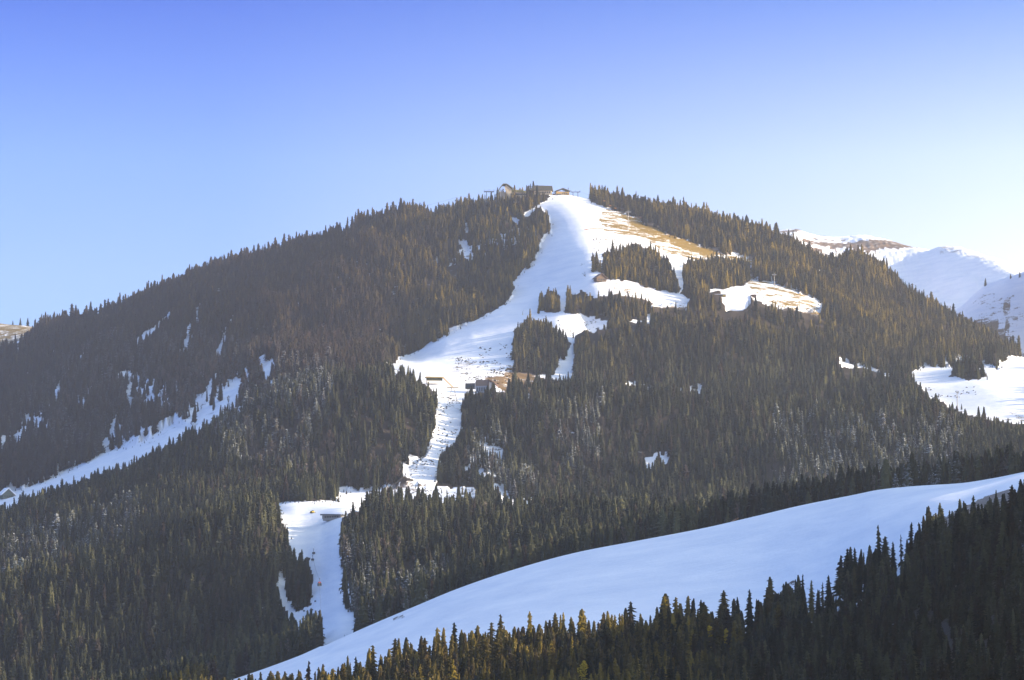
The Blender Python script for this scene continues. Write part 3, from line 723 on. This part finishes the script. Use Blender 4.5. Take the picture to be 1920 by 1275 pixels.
# nearest trees: count how much of each shows (coarse z-buffer over the photograph)
idx = np.where(near)[0]; idx = idx[np.argsort(Y[idx])]
buf = np.full((640, 960), -1, np.int32); shown = np.zeros(len(X), int)
for k in idx:
    xb, yb = px[k]/2, py[k]/2; hp = H[k]/Y[k]*F_PX/2; rp = RAD[k]/Y[k]*F_PX/2
    for yy in range(max(0, int(yb-hp)), min(640, int(yb)+1)):
        fr = (yb-yy)/hp; ww = rp*(1-fr)*0.9
        x0, x1 = max(0, int(xb-ww)), min(960, int(xb+ww)+1)
        if x1 > x0:
            seg = buf[yy, x0:x1]; free = seg < 0; shown[k] += int(free.sum()); seg[free] = k
order = sorted((k for k in idx if shown[k] > 0), key=lambda k: -shown[k])
N_SOLO = 285
solo = order[:N_SOLO]
solo_set = np.zeros(len(X), bool); solo_set[solo] = True
print("near trees", len(idx), "shown", len(order), "last", shown[solo[-1]] if solo else 0)

m = ~barem & ~solo_set
P3 = np.stack([X, Y, Z-0.3], 1)
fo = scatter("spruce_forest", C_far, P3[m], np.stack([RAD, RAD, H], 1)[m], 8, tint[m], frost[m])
tag(fo, "dense dark spruce forest covering the mountain slopes around the white ski runs", "forest", kind="stuff")
bo = scatter("bare_woodland", C_bare, P3[barem], np.stack([H*0.2, H*0.2, H*0.72], 1)[barem], 5, tint[barem], frost[barem]*1.0)
tag(bo, "leafless grey brown trees scattered among the spruces on the lower slopes", "woodland", kind="stuff")

# ------------------------------------------------------------------ single spruces of the near hillside
trunk_mb = MB().tube((0, 0, -0.04), (0, 0, 0.9), 0.085, 0.01, 7)
trunk_me = bpy.data.meshes.new("trunk"); trunk_me.from_pydata(trunk_mb.v, [], trunk_mb.f); trunk_me.update(); trunk_me.materials.append(M_bark)
def plant_spruce(loc, h, r_, kind, rz, label, group, name="spruce_tree", tint_=0.0, frost_=0.0, lean=(0, 0), sun_gold_=0.4):
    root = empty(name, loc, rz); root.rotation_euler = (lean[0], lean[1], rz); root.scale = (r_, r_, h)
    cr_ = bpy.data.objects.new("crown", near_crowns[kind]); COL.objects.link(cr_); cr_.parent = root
    cr_["tint"] = float(tint_); cr_["frost"] = float(frost_); cr_["gold"] = sun_gold_; cr_["tone"] = float(min(1, max(0, rng.normal(0.36, 0.28))))
    tr_ = bpy.data.objects.new("trunk", trunk_me); COL.objects.link(tr_); tr_.parent = root
    tag(root, label, "tree", group)
    return root

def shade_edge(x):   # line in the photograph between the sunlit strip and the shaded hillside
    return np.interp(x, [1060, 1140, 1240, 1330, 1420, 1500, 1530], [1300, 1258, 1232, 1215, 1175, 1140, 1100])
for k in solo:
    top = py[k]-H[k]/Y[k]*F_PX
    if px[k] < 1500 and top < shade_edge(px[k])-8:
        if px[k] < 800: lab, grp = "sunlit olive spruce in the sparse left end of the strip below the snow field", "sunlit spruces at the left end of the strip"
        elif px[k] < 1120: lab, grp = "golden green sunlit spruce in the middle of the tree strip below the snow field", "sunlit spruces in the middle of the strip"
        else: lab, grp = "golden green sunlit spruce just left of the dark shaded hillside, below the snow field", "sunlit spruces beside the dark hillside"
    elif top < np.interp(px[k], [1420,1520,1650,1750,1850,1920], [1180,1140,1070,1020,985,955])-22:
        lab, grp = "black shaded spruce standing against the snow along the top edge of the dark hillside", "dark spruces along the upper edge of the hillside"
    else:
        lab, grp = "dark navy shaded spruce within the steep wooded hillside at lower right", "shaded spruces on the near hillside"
    plant_spruce((X[k], Y[k], Z[k]), H[k], RAD[k]*1.0, int(rng.choice(8)), rng.uniform(0, 6.28), lab, grp, tint_=tint[k], lean=(rng.normal(0, .02), rng.normal(0, .02)), sun_gold_=0.9 if grp.startswith("sunlit") else 0.0)  # sunlit strip trees are coloured golden, shaded ones get none of it

# a few spruces that stand out, and the yellow larches among them
def solo_px(x, ybase, ytop, rpx_, kind, label, group=None, wmin=1.7, wmax=3.3):
    p = at(x, ybase, wmin, wmax); h = (ybase-ytop)/F_PX*p.y
    return plant_spruce(p, h, rpx_/F_PX*p.y, kind, rng.uniform(0, 6.28), label, group)
solo_px(1690, 1068, 1000, 8, 8, "tall slender sparse spruce rising highest above the dark hillside, left of the rocky patch")
solo_px(1675, 1075, 1014, 11, 0, "dark pointed spruce directly left of the tall slender sparse spruce")
solo_px(1612, 1128, 1056, 14, 2, "broad double topped black spruce against the snow, above the middle of the dark edge")
solo_px(1603, 1130, 1060, 11, 1, "narrower black spruce touching the left side of the broad double topped spruce")
solo_px(1575, 1140, 1068, 9, 8, "slim see through spruce with bare lower branches against the snow")
solo_px(1522, 1165, 1086, 12, 2, "tall black spruce marking the foot of the dark edge beside the sunlit strip")
solo_px(1543, 1152, 1090, 10, 8, "thin snow dusted spruce standing right of the tall black spruce at the dark edge")
solo_px(1406, 1195, 1103, 15, 0, "tallest sunlit spruce at the right end of the strip below the snow field")

def larch(x, ybase, ytop, rpx_, label):
    p = at(x, ybase, 1.7, 3.0); h = (ybase-ytop)/F_PX*p.y; rr = rpx_/F_PX*p.y
    root = empty("larch_tree", p); tag(root, label, "tree")
    r = random.Random(int(x)); v = []; f = []
    for k in range(900):
        a = r.uniform(0, 6.3); z = r.random(); e = math.sin(math.pi*min(1, 0.12+0.86*z))**0.8*rr*math.sqrt(r.random())*r.uniform(0.7, 1.1)
        c = Vector((e*math.cos(a), e*math.sin(a), h*(0.15+0.85*z))); i = len(v)
        for _ in range(3): v.append(tuple(c+Vector((r.uniform(-.55, .55), r.uniform(-.55, .55), r.uniform(-.5, .5)))))
        f.append((i, i+1, i+2))
    o = bpy.data.objects.new("crown", mesh_from("larch_crown", v, f, M_larch)); COL.objects.link(o); o.parent = root
    t = MB().tube((0, 0, -0.5), (0, 0, h*0.9), 0.25, 0.04, 7)
    for k in range(9):
        a = k*2.4; z = h*(0.25+0.07*k); t.tube((0, 0, z), (rr*0.6*math.cos(a), rr*0.6*math.sin(a), z+h*0.08), 0.08, 0.02, 5)
    t.build("trunk", M_bark, root)
larch(1330, 1222, 1174, 14, "small bright yellow larch at the boundary of sunlit strip and dark hillside")
larch(1362, 1222, 1180, 11, "duller yellow larch right of the bright yellow larch")
larch(1095, 1290, 1240, 14, "yellow green larch at the bottom of the sunlit strip")

# young spruces dotted over the open snow
YOUNG = [(1119,450,8,"run"),(1122,471,7,"run"),(1116,462,5,"run"),(1010,588,18,"run"),(817,930,13,"shelf"),(828,925,9,"shelf"),(838,924,8,"shelf"),(842,940,14,"shelf"),(867,928,18,"shelf"),(874,926,16,"shelf"),
         (885,922,9,"shelf"),(908,948,42,"big"),(947,956,46,"big"),(963,957,14,"shelf"),(1075,634,13,"gully"),(1092,640,14,"gully"),(1082,655,9,"gully"),(635,942,13,"shelf"),(242,878,15,"valley"),(115,903,8,"valley"),
         (106,918,9,"valley"),(1803,768,12,"meadow"),(1851,712,9,"meadow"),(1760,745,8,"meadow"),(1112,510,30,"hut"),(1118,508,38,"hut")]
YL = {"run": ("small young spruce alone on the snow right of the upper ski run", "young spruces beside the upper run"),
      "shelf": ("small dark young spruce on the snow shelf below the cleared lift swath", "young spruces on the snow shelf"),
      "big": ("full grown dark spruce standing free on snow right of the cleared swath", "free standing spruces on the snow shelf"),
      "gully": ("young spruce in the narrow snowy gully right of the spruce clump", "young spruces in the snowy gully"),
      "valley": ("small lone spruce on the sloping snow valley at left", "lone spruces in the left snow valley"),
      "meadow": ("small spruce on the bright snow meadow at right", "small spruces on the right meadow"),
      "hut": ("narrow dark spruce beside the brown roofed hut", "spruces beside the brown hut")}
for x, y, hp, key in YOUNG:
    p = at(x, y, 5, 16)
    h = hp/F_PX*p.y
    plant_spruce(p-Vector((0, 0, 0.2)), h, h*0.2, int(rng.choice(8)), rng.uniform(0, 6.28), YL[key][0], YL[key][1], name="young_spruce" if hp < 25 else "spruce_tree")

# far trees on the distant ridges
for x, y, hp, lab in ((1848,536,16,"dark lone tree on the far striped ridge at right"), (1895,522,10,"low dark tree on the skyline of the far striped ridge"), (1912,520,12,"rightmost tree on the skyline of the far striped ridge"),
                      (38,606,15,"dark spruce on the far golden meadow at left"), (52,606,17,"taller spruce near the right end of the far golden meadow"), (24,609,9,"smallest spruce on the far golden meadow")):
    p = at(x, y, 16, 18); h = hp/F_PX*p.y
    plant_spruce(p-Vector((0, 0, 0.4)), h, h*0.26, int(rng.choice(8)), 0.3*x, lab, None)

# shrubs
sp_, ss_ = [], []
for poly, dens in SHRUBBY:
    msk = in_poly(PXg, PYg, poly) & (Wfull > 2.9) & (Wfull < 16)
    a, b = sample_points(dens*np.clip(2.2*fbm(Xg/28, Dg/28, 95, 3)+0.15, 0, 1)*3.2, msk)
    if len(a):
        x_, y_, z_, _, _ = pts_at(a, b); sp_.append(np.stack([x_, y_, z_-0.1], 1)); r_ = rng.uniform(0.6, 2.3, len(a)); ss_.append(np.stack([r_*1.3, r_*1.3, r_], 1))
sp_ = np.concatenate(sp_); ss_ = np.concatenate(ss_); z0 = np.zeros(len(sp_))
tag(scatter("shrubs", C_shrub, sp_, ss_, 3, z0, z0), "low dark dwarf shrubs poking through the snow beside the ski runs", "shrubs", kind="stuff")

# ------------------------------------------------------------------ buildings and lifts
def mpp(p): return p.y/F_PX
def toward(p): return -math.atan2(p.x, p.y)   # turn so local x runs across the view

# summit gondola station with its hooded end
p = ray(946, 369, 6130); k = mpp(p)
st = empty("gondola_station", p, toward(p)+R(8)); tag(st, "grey olive cable car station with big hooded end on the summit", "lift station")
MB().strip([(16,13),(15.5,16),(3.5,25),(-4.5,25),(-13,12),(-14.5,7)], -1.6, -14, 14).build("hood_roof", M_roofg, st)
MB().prism([(-2,20),(2.5,23),(14,14.5),(13,6),(8.5,-5),(4,2)], -12, -11).build("end_wall", M_tan, st)
MB().box(-10, 14, -6, 12, -6, 9).build("platform", M_concrete, st)
MB().box(-11.5, -10.5, -12, -11, -6, 10).box(-11.5, -10.5, 10, 11, -6, 10).build("support_column", M_steel, st)
hl = MB().box(14, 52, -9, 9, -4, 10).build("hall_wall", M_tan, st)
MB().box(18, 50, -9.3, -9.05, 3, 6.5).build("window_band", M_glass, st)
MB().prism([(13,10),(53,8.2),(53,9.4),(34,13.8),(13,14.6)], -11, 11).build("hall_roof", plain("yellow_green_roof", (0.22, 0.20, 0.07), 0.6), st)

def windows(parent, x0, x1, n, y, z0, z1, mat=None):
    w = (x1-x0)/n
    for i in range(n):
        MB().box(x0+i*w+w*0.2, x0+(i+1)*w-w*0.2, y-0.15, y-0.02, z0, z1).build("window", mat or M_glass, parent)

p = ray(1017, 366, 6140)
lo = empty("mountain_lodge", p, toward(p)+R(-6)); tag(lo, "cream walled lodge with dark hipped roof on the summit, beside the hooded station", "lodge")
MB().box(-17, 20, -8, 8, -4, 10).build("wall", M_plaster, lo)
MB().add([(-26,-11,9.5),(23,-11,9.5),(23,11,9.5),(-26,11,9.5),(-18,-2,21.5),(21,-2,19.5),(21,2,19.5),(-18,2,21.5),(-26,-11,8.7),(23,-11,8.7),(23,11,8.7),(-26,11,8.7)],
         [(0,1,5,4),(1,2,6,5),(2,3,7,6),(3,0,4,7),(4,5,6,7),(8,11,10,9),(0,8,9,1),(1,9,10,2),(2,10,11,3),(3,11,8,0)]).build("roof", M_roof, lo)
windows(lo, -10, 18, 7, -8.0, 3.0, 6.5)
MB().box(-24, -17.05, -8, 8, -4, 6).build("porch", M_wood, lo)

p = ray(1056, 368, 6140)
l2 = empty("ski_hut", p, toward(p)+R(10)); tag(l2, "low wooden hut with shallow brown roof between summit lodge and lift portal", "hut")
MB().box(-16, 12, -7, 7, -5, 9).build("wall", plain("honey_wood", (0.40, 0.26, 0.10)), l2)
MB().prism([(-19,8.5),(-2,15.2),(14,9.5),(14,10.8),(-2,16.6),(-19,9.8)], -10, 10).build("roof", M_roof, l2)
windows(l2, -4, 11, 4, -7, 2.5, 6.0)
MB().box(-15, -5, -7.4, -7.02, -2, 4).build("terrace_window", M_glass, l2)
MB().tube((11,0,8), (11,0,21), 0.3, 0.2).box(10.2, 11.8, -0.8, 0.8, 15.5, 17.5).build("chimney", M_dsteel, l2)
MB().box(-22, -16.05, -4, 4, -4, 5).build("side_shed", M_redwood, l2)

def lift_tower(px_, ybase, ytop, arm_px, label, name="lift_tower", D=None, wmin=5, rz=0.0, mat=None, two=False, cat="lift tower"):
    p = at(px_, ybase, wmin, 16) if D is None else ray(px_, ybase, D)
    h = (ybase-ytop)/F_PX*p.y; a = arm_px/F_PX*p.y
    root = empty(name, p-Vector((0, 0, 1.0)), toward(p)+rz); tag(root, label, cat)
    mt = mat or M_steel
    if two:
        for sx in (-0.5, 0.5): MB().tube((sx*a*0.55, 0, 0), (sx*a*0.55, 0, h*0.86), 0.75, 0.6).build("mast", mt, root)
        MB().box(-a*0.55, a*0.55, -0.8, 0.8, h*0.80, h*0.87).build("crossarm", mt, root)
    else:
        MB().tube((0, 0, 0), (0, 0, h*0.95), 0.75, 0.5).build("mast", mt, root)
        MB().box(-a*0.5, a*0.5, -0.5, 0.5, h*0.90, h*0.95).build("crossarm", mt, root)
    for sx in (-1, 1):
        mb = MB().box(sx*a*0.5-0.35, sx*a*0.5+0.35, -3.0, 3.0, h*0.94, h*0.985)
        for q in range(4): mb.tube((sx*a*0.5-0.45, -2.4+q*1.6, h*0.955), (sx*a*0.5+0.45, -2.4+q*1.6, h*0.955), 0.5)
        mb.build("sheave_beam", M_dsteel, root)
    MB().box(-0.8, 0.8, -0.9, -0.5, h*0.965, h*1.0).build("ladder_cage", mt, root)
    return root, h

lift_tower(917, 379, 354, 18, "two legged lift gantry on the skyline left of the hooded station", D=6150, two=True, mat=M_dsteel)
lift_tower(1079, 373, 356, 17, "two legged lift portal at the right end of the summit buildings", D=6140, two=True, mat=M_dsteel)
tw1, _ = lift_tower(1178, 430, 393, 11, "slender T shaped lift pylon on the golden grass ridge right of the upper run")
tw2, _ = lift_tower(1452, 543, 511, 9, "pale T shaped lift pylon on the sunlit snowy meadow, among the forests at right")
tw3, _ = lift_tower(1795, 767, 731, 5, "thin pale lift pylon on the snow meadow near the right edge")
tw4, _ = lift_tower(742, 418, 394, 12, "small lift pylon poking above the trees on the left ridge", D=6150, mat=M_dsteel)

# chairs of the chairlift
def make_chair():
    root = empty("lift_chair", (0, 0, 0)); tag(root, "tiny empty chairlift chair hanging in front of the forest right of the summit", "lift chair", "chairs hanging on the chairlift right of the summit")
    MB().tube((0, 0, 0), (0, 0, 3.6), 0.12).box(-0.5, 0.5, -0.1, 0.1, 3.5, 3.7).build("hanger", M_dsteel, root)
    MB().box(-2.2, 2.2, -0.9, 0.3, -0.3, 0.0).box(-2.2, 2.2, 0.2, 0.35, 0.0, 1.6).build("seat", M_orange, root)
    return root
ch0 = make_chair()
CH = [(1133,377),(1144,386),(1154,391),(1201,408)]
for i, (x, y) in enumerate(CH):
    c = ch0 if i == 0 else copy_tree(ch0)
    c.location = ray(x, y, 6020-i*25); c.rotation_euler = (0, 0, 0.3)

def gondola(name_label, p, shell, sc=1.0, group=None):
    root = empty("gondola_cabin", p, toward(p)+0.3, (sc, sc, sc)); tag(root, name_label, "gondola", group)
    MB().prism([(-1.1,-1.1),(1.1,-1.1),(1.35,-0.3),(1.2,0.9),(0.8,1.15),(-0.8,1.15),(-1.2,0.9),(-1.35,-0.3)], -1.1, 1.1).build("cabin_shell", shell, root, bevel=0.12)
    MB().box(-1.0, 1.0, -1.16, -1.11, -0.2, 0.75).box(-1.0, 1.0, 1.11, 1.16, -0.2, 0.75).build("window", M_glass, root)
    MB().tube((0, 0, 1.1), (0, 0, 4.0), 0.13).box(-0.2, 0.2, -0.9, 0.9, 3.8, 4.2).build("hanger", M_dsteel, root)
    return root
GP = {}
for nm, x, y, D, sc, sh, lab in (("a",619,1004,3360,1.0,M_cabin,"dark gondola cabin over the bright snow brow, upper of the close pair near the station"),
                        ("b",620,1018,3340,1.05,M_cabin,"dark gondola cabin just below the upper cabin on the bright snow brow"),
                        ("c",588,1037,3290,1.15,M_cabin,"dark gondola cabin above the small spruce clump, upper of its pair"),
                        ("d",586,1049,3270,1.15,M_cabin,"dark gondola cabin beside the top of the small spruce clump, lower of its pair"),
                        ("e",599,1096,3080,1.5,M_cabin,"largest gondola cabin with red hanger hood right of the small spruce clump"),
                        ("f",855,376,6050,1.6,M_cabin,"tiny gondola cabin against the sky, farther left of the two before the summit"),
                        ("g",877,373,6080,1.6,M_cabin,"tiny gondola cabin against the sky, the one nearer the summit gantry")):
    g = gondola(lab, ray(x, y, D), sh, sc); GP[nm] = (ray(x, y, D), sc)
    if nm == "e": MB().box(-0.9, 0.9, -0.6, 0.6, 1.2, 1.9).build("hanger_hood", M_red, g)

def cable(pts, label, r=0.11):
    mb = MB()
    out = []
    for a, b in zip(pts[:-1], pts[1:]):
        n = 6
        for i in range(n):
            f = i/n; q = a.lerp(b, f); q = q - Vector((0, 0, (b-a).length*0.02*4*f*(1-f))); out.append(q)
    out.append(pts[-1])
    for a, b in zip(out[:-1], out[1:]): mb.tube(a, b, r, r, 5)
    o = mb.build("lift_cable", M_cable); tag(o, label, "cable")
up = Vector((0, 0, 4.1))
cable([ray(744, 394, 6150), GP["f"][0]+up*1.6, GP["g"][0]+up*1.6, ray(908, 357, 6150), ray(934, 356, 6140)], "thin dark lift cable against the sky left of the summit station", 0.14)
cable([ray(604, 1200, 2800)+Vector((0,0,12)), GP["e"][0]+up*1.5, GP["d"][0]+up*1.15, GP["c"][0]+up*1.15, ray(600, 985, 3480)+Vector((0,0,2)), ray(618, 962, 3700)], "lift cable carrying the dark gondolas over the lower ski run")
cable([ray(1085, 358, 6140), ray(1133, 374, 6020)+Vector((0,0,3.6)), ray(1154, 388.5, 5970)+Vector((0,0,3.6)), ray(1181, 394, 5850), ray(1300, 452, 5700), ray(1454, 512, 5560)], "thin chairlift cable running down past the T shaped pylons right of the summit")

# hut with the brown roof above the clump
p = at(1125, 527, 10, 16); k = mpp(p)
hu = empty("alpine_hut", p-Vector((0, 0, 0.5)), toward(p)+R(25)); tag(hu, "alpine hut with steep reddish brown roof at the left foot of a spruce clump", "hut")
MB().box(-10, 10, -7, 7, -1, 5.5).build("wall", M_wood, hu)
MB().prism([(-13,3.6),(0,13.4),(13,3.6),(13,4.6),(0,14.6),(-13,4.6)], -9, 9).build("roof", plain("brown_shingle", (0.11, 0.075, 0.06)), hu)
MB().prism([(-10,5.5),(10,5.5),(0,12.6)], -7.0, -6.8).build("gable", M_wood, hu)
windows(hu, -8, 8, 3, -7.05, 1.5, 3.6); MB().box(-1, 1, -7.3, -7.1, -1, 1.4).build("door", M_dsteel, hu)
MB().box(3, 4.4, 1, 2.4, 10, 15.5).build("chimney", M_concrete, hu)

# middle station above the cleared swath
p = at(905, 735, 8.9, 12); k = mpp(p)
ms = empty("middle_station", p-Vector((0, 0, 2)), toward(p)+R(-14), (0.8, 0.8, 0.8)); tag(ms, "large middle station, red brown above blue grey glass, at the head of the swath", "lift station")
MB().box(-12, 13, -8, 10, -3, 14).build("lower_wall", M_bluewall, ms)
MB().box(-12.3, 13.3, -8.4, 10.4, 14, 25.5).build("upper_wall", plain("pinkish_boards", (0.17, 0.13, 0.11)), ms)
windows(ms, -11, 12, 5, -8.0, 3, 11)
MB().prism([(14,9),(15,24),(22,20),(32,12.5),(32,14.2),(22,22.2),(14,26.4)], -12, 12).build("roof", M_redwood, ms)
MB().prism([(14.2,-4),(15.5,-4),(22,9),(29,12),(22,19),(15,22.5)], -8, -7.2).build("gable_wall", M_white, ms)
MB().box(16, 23, -7.9, 8, -4, 11).build("annex_wall", M_wood, ms)
MB().strip([(14.0,11),(23,9.5),(30,7)], 1.0, -11, -6).build("balcony", M_white, ms)
MB().box(-34, -12.4, -6, 9, 9, 20).build("machine_house", M_dsteel, ms)
MB().box(-31, -14, -6.4, -6.05, 12, 17).build("machine_window", M_glass, ms)
MB().tube((-13.5,-7,8), (-13.5,-7,22), 0.6).build("support_column", M_white, ms)

p = at(815, 722, 8.9, 12)
gl = empty("restaurant_pavilion", p, toward(p)+R(6)); tag(gl, "flat roofed pavilion with yellow trim and dark window band above a white terrace", "pavilion")
MB().box(-13, 12, -5, 6, 6.5, 11.5).build("window_band", plain("olive_glazing", (0.05, 0.055, 0.03), 0.3), gl)
MB().box(-15, 14, -7, 8, 11.5, 13).build("roof", plain("straw_trim", (0.42, 0.33, 0.17)), gl)
MB().box(-13.5, 12.5, -5.5, 6.5, 2.0, 6.5).build("wall", M_white, gl)
MB().prism([(-30,-1.5),(18,-4),(32,-9),(32,-10.5),(18,-6),(-30,-3.5)], -9, -3).build("terrace", M_white, gl)
MB().prism([(12.5,10),(14,12),(34,-7),(33,-9)], -6.5, -5.0).build("stair", plain("pale_timber", (0.5, 0.36, 0.22)), gl)

p = at(849, 752, 8.5, 11)
pl = empty("lift_trestle", p-Vector((0,0,1)), toward(p)); tag(pl, "four legged lift trestle at the top of the cleared swath, below the terrace", "lift tower")
for sx, sy in ((-1,-1),(1,-1),(-1,1),(1,1)): MB().tube((sx*7, sy*4, 0), (sx*1.6, sy*1.4, 21), 0.5, 0.4).build("leg", M_steel, pl)
MB().box(-9, 9, -1.5, 1.5, 21, 22.6).build("platform", plain("pale_platform", (0.5, 0.42, 0.30)), pl)
MB().tube((-4.6,-2.8,10), (4.6,-2.8,10), 0.3).tube((-4.6,2.8,10), (4.6,2.8,10), 0.3).build("brace", M_steel, pl)
cable([ray(846, 727, 4600), ray(800, 850, 4080), ray(720, 920, 3860), ray(640, 955, 3690)], "lift cable running down the cleared swath to the lower station", 0.1)

# lamp post by the middle station
p = at(870, 716, 8.9, 12)
lp = empty("floodlight_mast", p, toward(p)); tag(lp, "white curved floodlight mast left of the middle station", "mast")
MB().tube((0,0,-1), (0,0,14), 0.5, 0.4).build("mast", M_white, lp)
MB().tube((0,0,14), (1.2,0,16), 0.4).tube((1.2,0,16), (4,0,16.4), 0.4).build("arm", M_white, lp)
MB().box(3, 6, -0.9, 0.9, 15.4, 16.0).build("lamp_head", M_steel, lp)

# lower station and groomer on the snow shelf
p = at(626, 973, 6, 8.2); k = mpp(p)
ls = empty("valley_lift_station", p, toward(p)+R(-38)); tag(ls, "long low grey roofed lift station on the snow shelf beside the forest", "lift station")
MB().box(-13, 13, -4.5, 4.5, -2, 4.5).build("wall", M_concrete, ls)
MB().prism([(-16,4.5),(15,4.0),(15,5.0),(-16,6.2)], -6, 6).build("roof", plain("grey_sheet_roof", (0.16, 0.17, 0.19), 0.5), ls)
MB().box(-15, -13.05, -3, 3, 0.5, 4.2).build("cabin_gate", M_glass, ls)
windows(ls, -11, 11, 6, -4.5, 1.5, 3.3)
p = at(586, 962, 6, 8.2)
sg = empty("snow_groomer", p, 0.9); tag(sg, "dark and yellow snow groomer parked on the snow shelf left of the low station", "snow groomer")
for sx in (-1, 1): MB().prism([(-3,0.2),(-2.4,0),(2.4,0),(3,0.4),(2.8,1.0),(-2.8,1.0)], sx*1.6-0.55, sx*1.6+0.55).build("track", M_rubber, sg)
MB().box(-2.6, 2.4, -1.6, 1.6, 1.02, 1.9).build("body", M_yellow, sg)
MB().prism([(0.1,1.9),(2.0,1.9),(1.6,3.3),(0.3,3.3)], -1.3, 1.3).build("cab", M_dsteel, sg)
MB().prism([(3.2,0.1),(3.5,0.1),(3.8,1.5),(3.4,1.4)], -2.4, 2.4).build("blade", M_dsteel, sg)
MB().box(-2.4, -0.4, -1.3, 1.3, 1.92, 2.6).build("load_bed", M_rubber, sg)

# farmhouse in the left valley
p = at(12, 934, 9.6, 12); k = mpp(p)
fh = empty("farmhouse", p-Vector((0, 0, 0.5)), toward(p)+R(20)); tag(fh, "snow roofed farmhouse with grey green gable in the valley at the left edge", "house")
MB().box(-10, 10, -9, 9, -1, 7).build("wall", plain("grey_green_boards", (0.13, 0.15, 0.12)), fh)
MB().prism([(-10,7),(10,7),(0,16.5)], -9, -8.8).build("gable", plain("grey_green_gable", (0.12, 0.14, 0.11)), fh)
MB().prism([(-14,4.6),(0,17),(14,4.6),(14,6.6),(0,19.2),(-14,6.6)], -12, 12).build("roof", M_snowroof, fh)
windows(fh, -8, 8, 4, -9, 2.5, 4.6); MB().box(-1.2, 1.2, -9.3, -9.02, -1, 2).build("door", M_redwood, fh)

# hut peeping over the crest of the snow field
p = ray(1387, 981, 2520)
hh = empty("barn", p-Vector((0, 0, 3)), toward(p)+R(15)); tag(hh, "small barn with orange brown roof peeping over the crest of the snow field", "barn")
MB().box(-5, 5, -4, 4, 0, 5).build("wall", M_wood, hh)
MB().prism([(-6.5,4.2),(0,8.2),(6.5,4.2),(6.5,4.8),(0,8.9),(-6.5,4.8)], -5.2, 5.2).build("roof", plain("rust_roof", (0.30, 0.15, 0.07)), hh)
windows(hh, -4, 4, 2, -4, 2, 3.4)

# lift gallery and drive hut among the right hand trees
p = at(1352, 556, 10, 15)
lg = empty("loading_shelter", p, toward(p)+R(-4)); tag(lg, "low wooden loading shelter with snowy flat roof in the small clearing at right", "shelter")
MB().box(-12, 9, -3, 3, -1, 3.2).build("wall", M_wood, lg); MB().box(-15, 10, -4, 4, 3.2, 4.4).build("roof", M_snowroof, lg)
MB().box(4, 8, -3.3, -3.02, 0, 2.6).build("door", M_yellow, lg); windows(lg, -11, 3, 3, -3, 1, 2.5)
p = at(1413, 557, 10, 15)
wb = empty("log_store", p, toward(p)); tag(wb, "tiny rust coloured shed half hidden by a spruce in the small clearing", "shed")
MB().box(-5, 5, -2.5, 2.5, -1, 3).build("wall", M_wood, wb); MB().prism([(-6,3),(6,3),(5,4.6),(-4,4.6)], -3.4, 3.4).build("roof", M_redwood, wb)

# snow fence, lances
a, b = at(1096, 432, 10, 16), at(1131, 430, 10, 16)
sf = empty("snow_fence", a); tag(sf, "orange snow fence across the bright snow at the edge of the upper run", "fence")
d = b-a; n = 10
for i in range(n+1):
    q = d*(i/n); q.z = ground_z(a.x+q.x, a.y+q.y)-a.z
    MB().tube(q-Vector((0,0,.5)), q+Vector((0,0,2.4)), 0.12).build("post", M_wood, sf)
mb = MB()
for i in range(n):
    q0, q1 = d*(i/n), d*((i+1)/n)
    for q in (q0, q1): q.z = ground_z(a.x+q.x, a.y+q.y)-a.z
    mb.add([q0+Vector((0,-.05,.4)), q1+Vector((0,-.05,.4)), q1+Vector((0,-.05,2.0)), q0+Vector((0,-.05,2.0)), q0+Vector((0,.05,.4)), q1+Vector((0,.05,.4)), q1+Vector((0,.05,2.0)), q0+Vector((0,.05,2.0))],
           [(0,1,2,3),(7,6,5,4),(0,4,5,1),(3,2,6,7)])
mb.build("net", M_orange, sf)
for x, y, lab in ((980,590,"thin snow lance on the middle of the ski run above the spruce clump"), (749,690,"short snow lance at the lower left corner of the broad snow slope"), (619,948,"snow lance on the shelf above the low station"), (985,506,"snow lance at the left edge of the bright step in the run")):
    p = at(x, y, 5, 16); o = empty("snow_lance", p); tag(o, lab, "snow lance")
    MB().tube((0,0,-.5), (0,0,6), 0.25, 0.2).build("pole", M_dsteel, o); MB().tube((0,0,6), (1.6,0,9), 0.2, 0.3).build("nozzle", M_steel, o)
    MB().box(-.6, .6, -.5, .5, 0, 1.5).build("hydrant", M_yellow, o)

# ------------------------------------------------------------------ haze
hz_m = bpy.data.materials.new("haze_air"); hz_m.use_nodes = True
hn = hz_m.node_tree; hn.nodes.clear()
ho = hn.nodes.new("ShaderNodeOutputMaterial"); pv = hn.nodes.new("ShaderNodeVolumePrincipled")
pv.inputs["Color"].default_value = (*HAZE_COLOR, 1); pv.inputs["Density"].default_value = HAZE_DENSITY; pv.inputs["Anisotropy"].default_value = HAZE_G
hn.links.new(pv.outputs[0], ho.inputs["Volume"])
ztop = float(Zg.max())+80
hz_o = MB().box(-9200, 9200, -400, 14000, -121, ztop).build("haze", hz_m)
hz_o["kind"] = "stuff"; hz_o["label"] = "thin pale haze filling the valley air in front of the mountain"; hz_o["category"] = "haze"
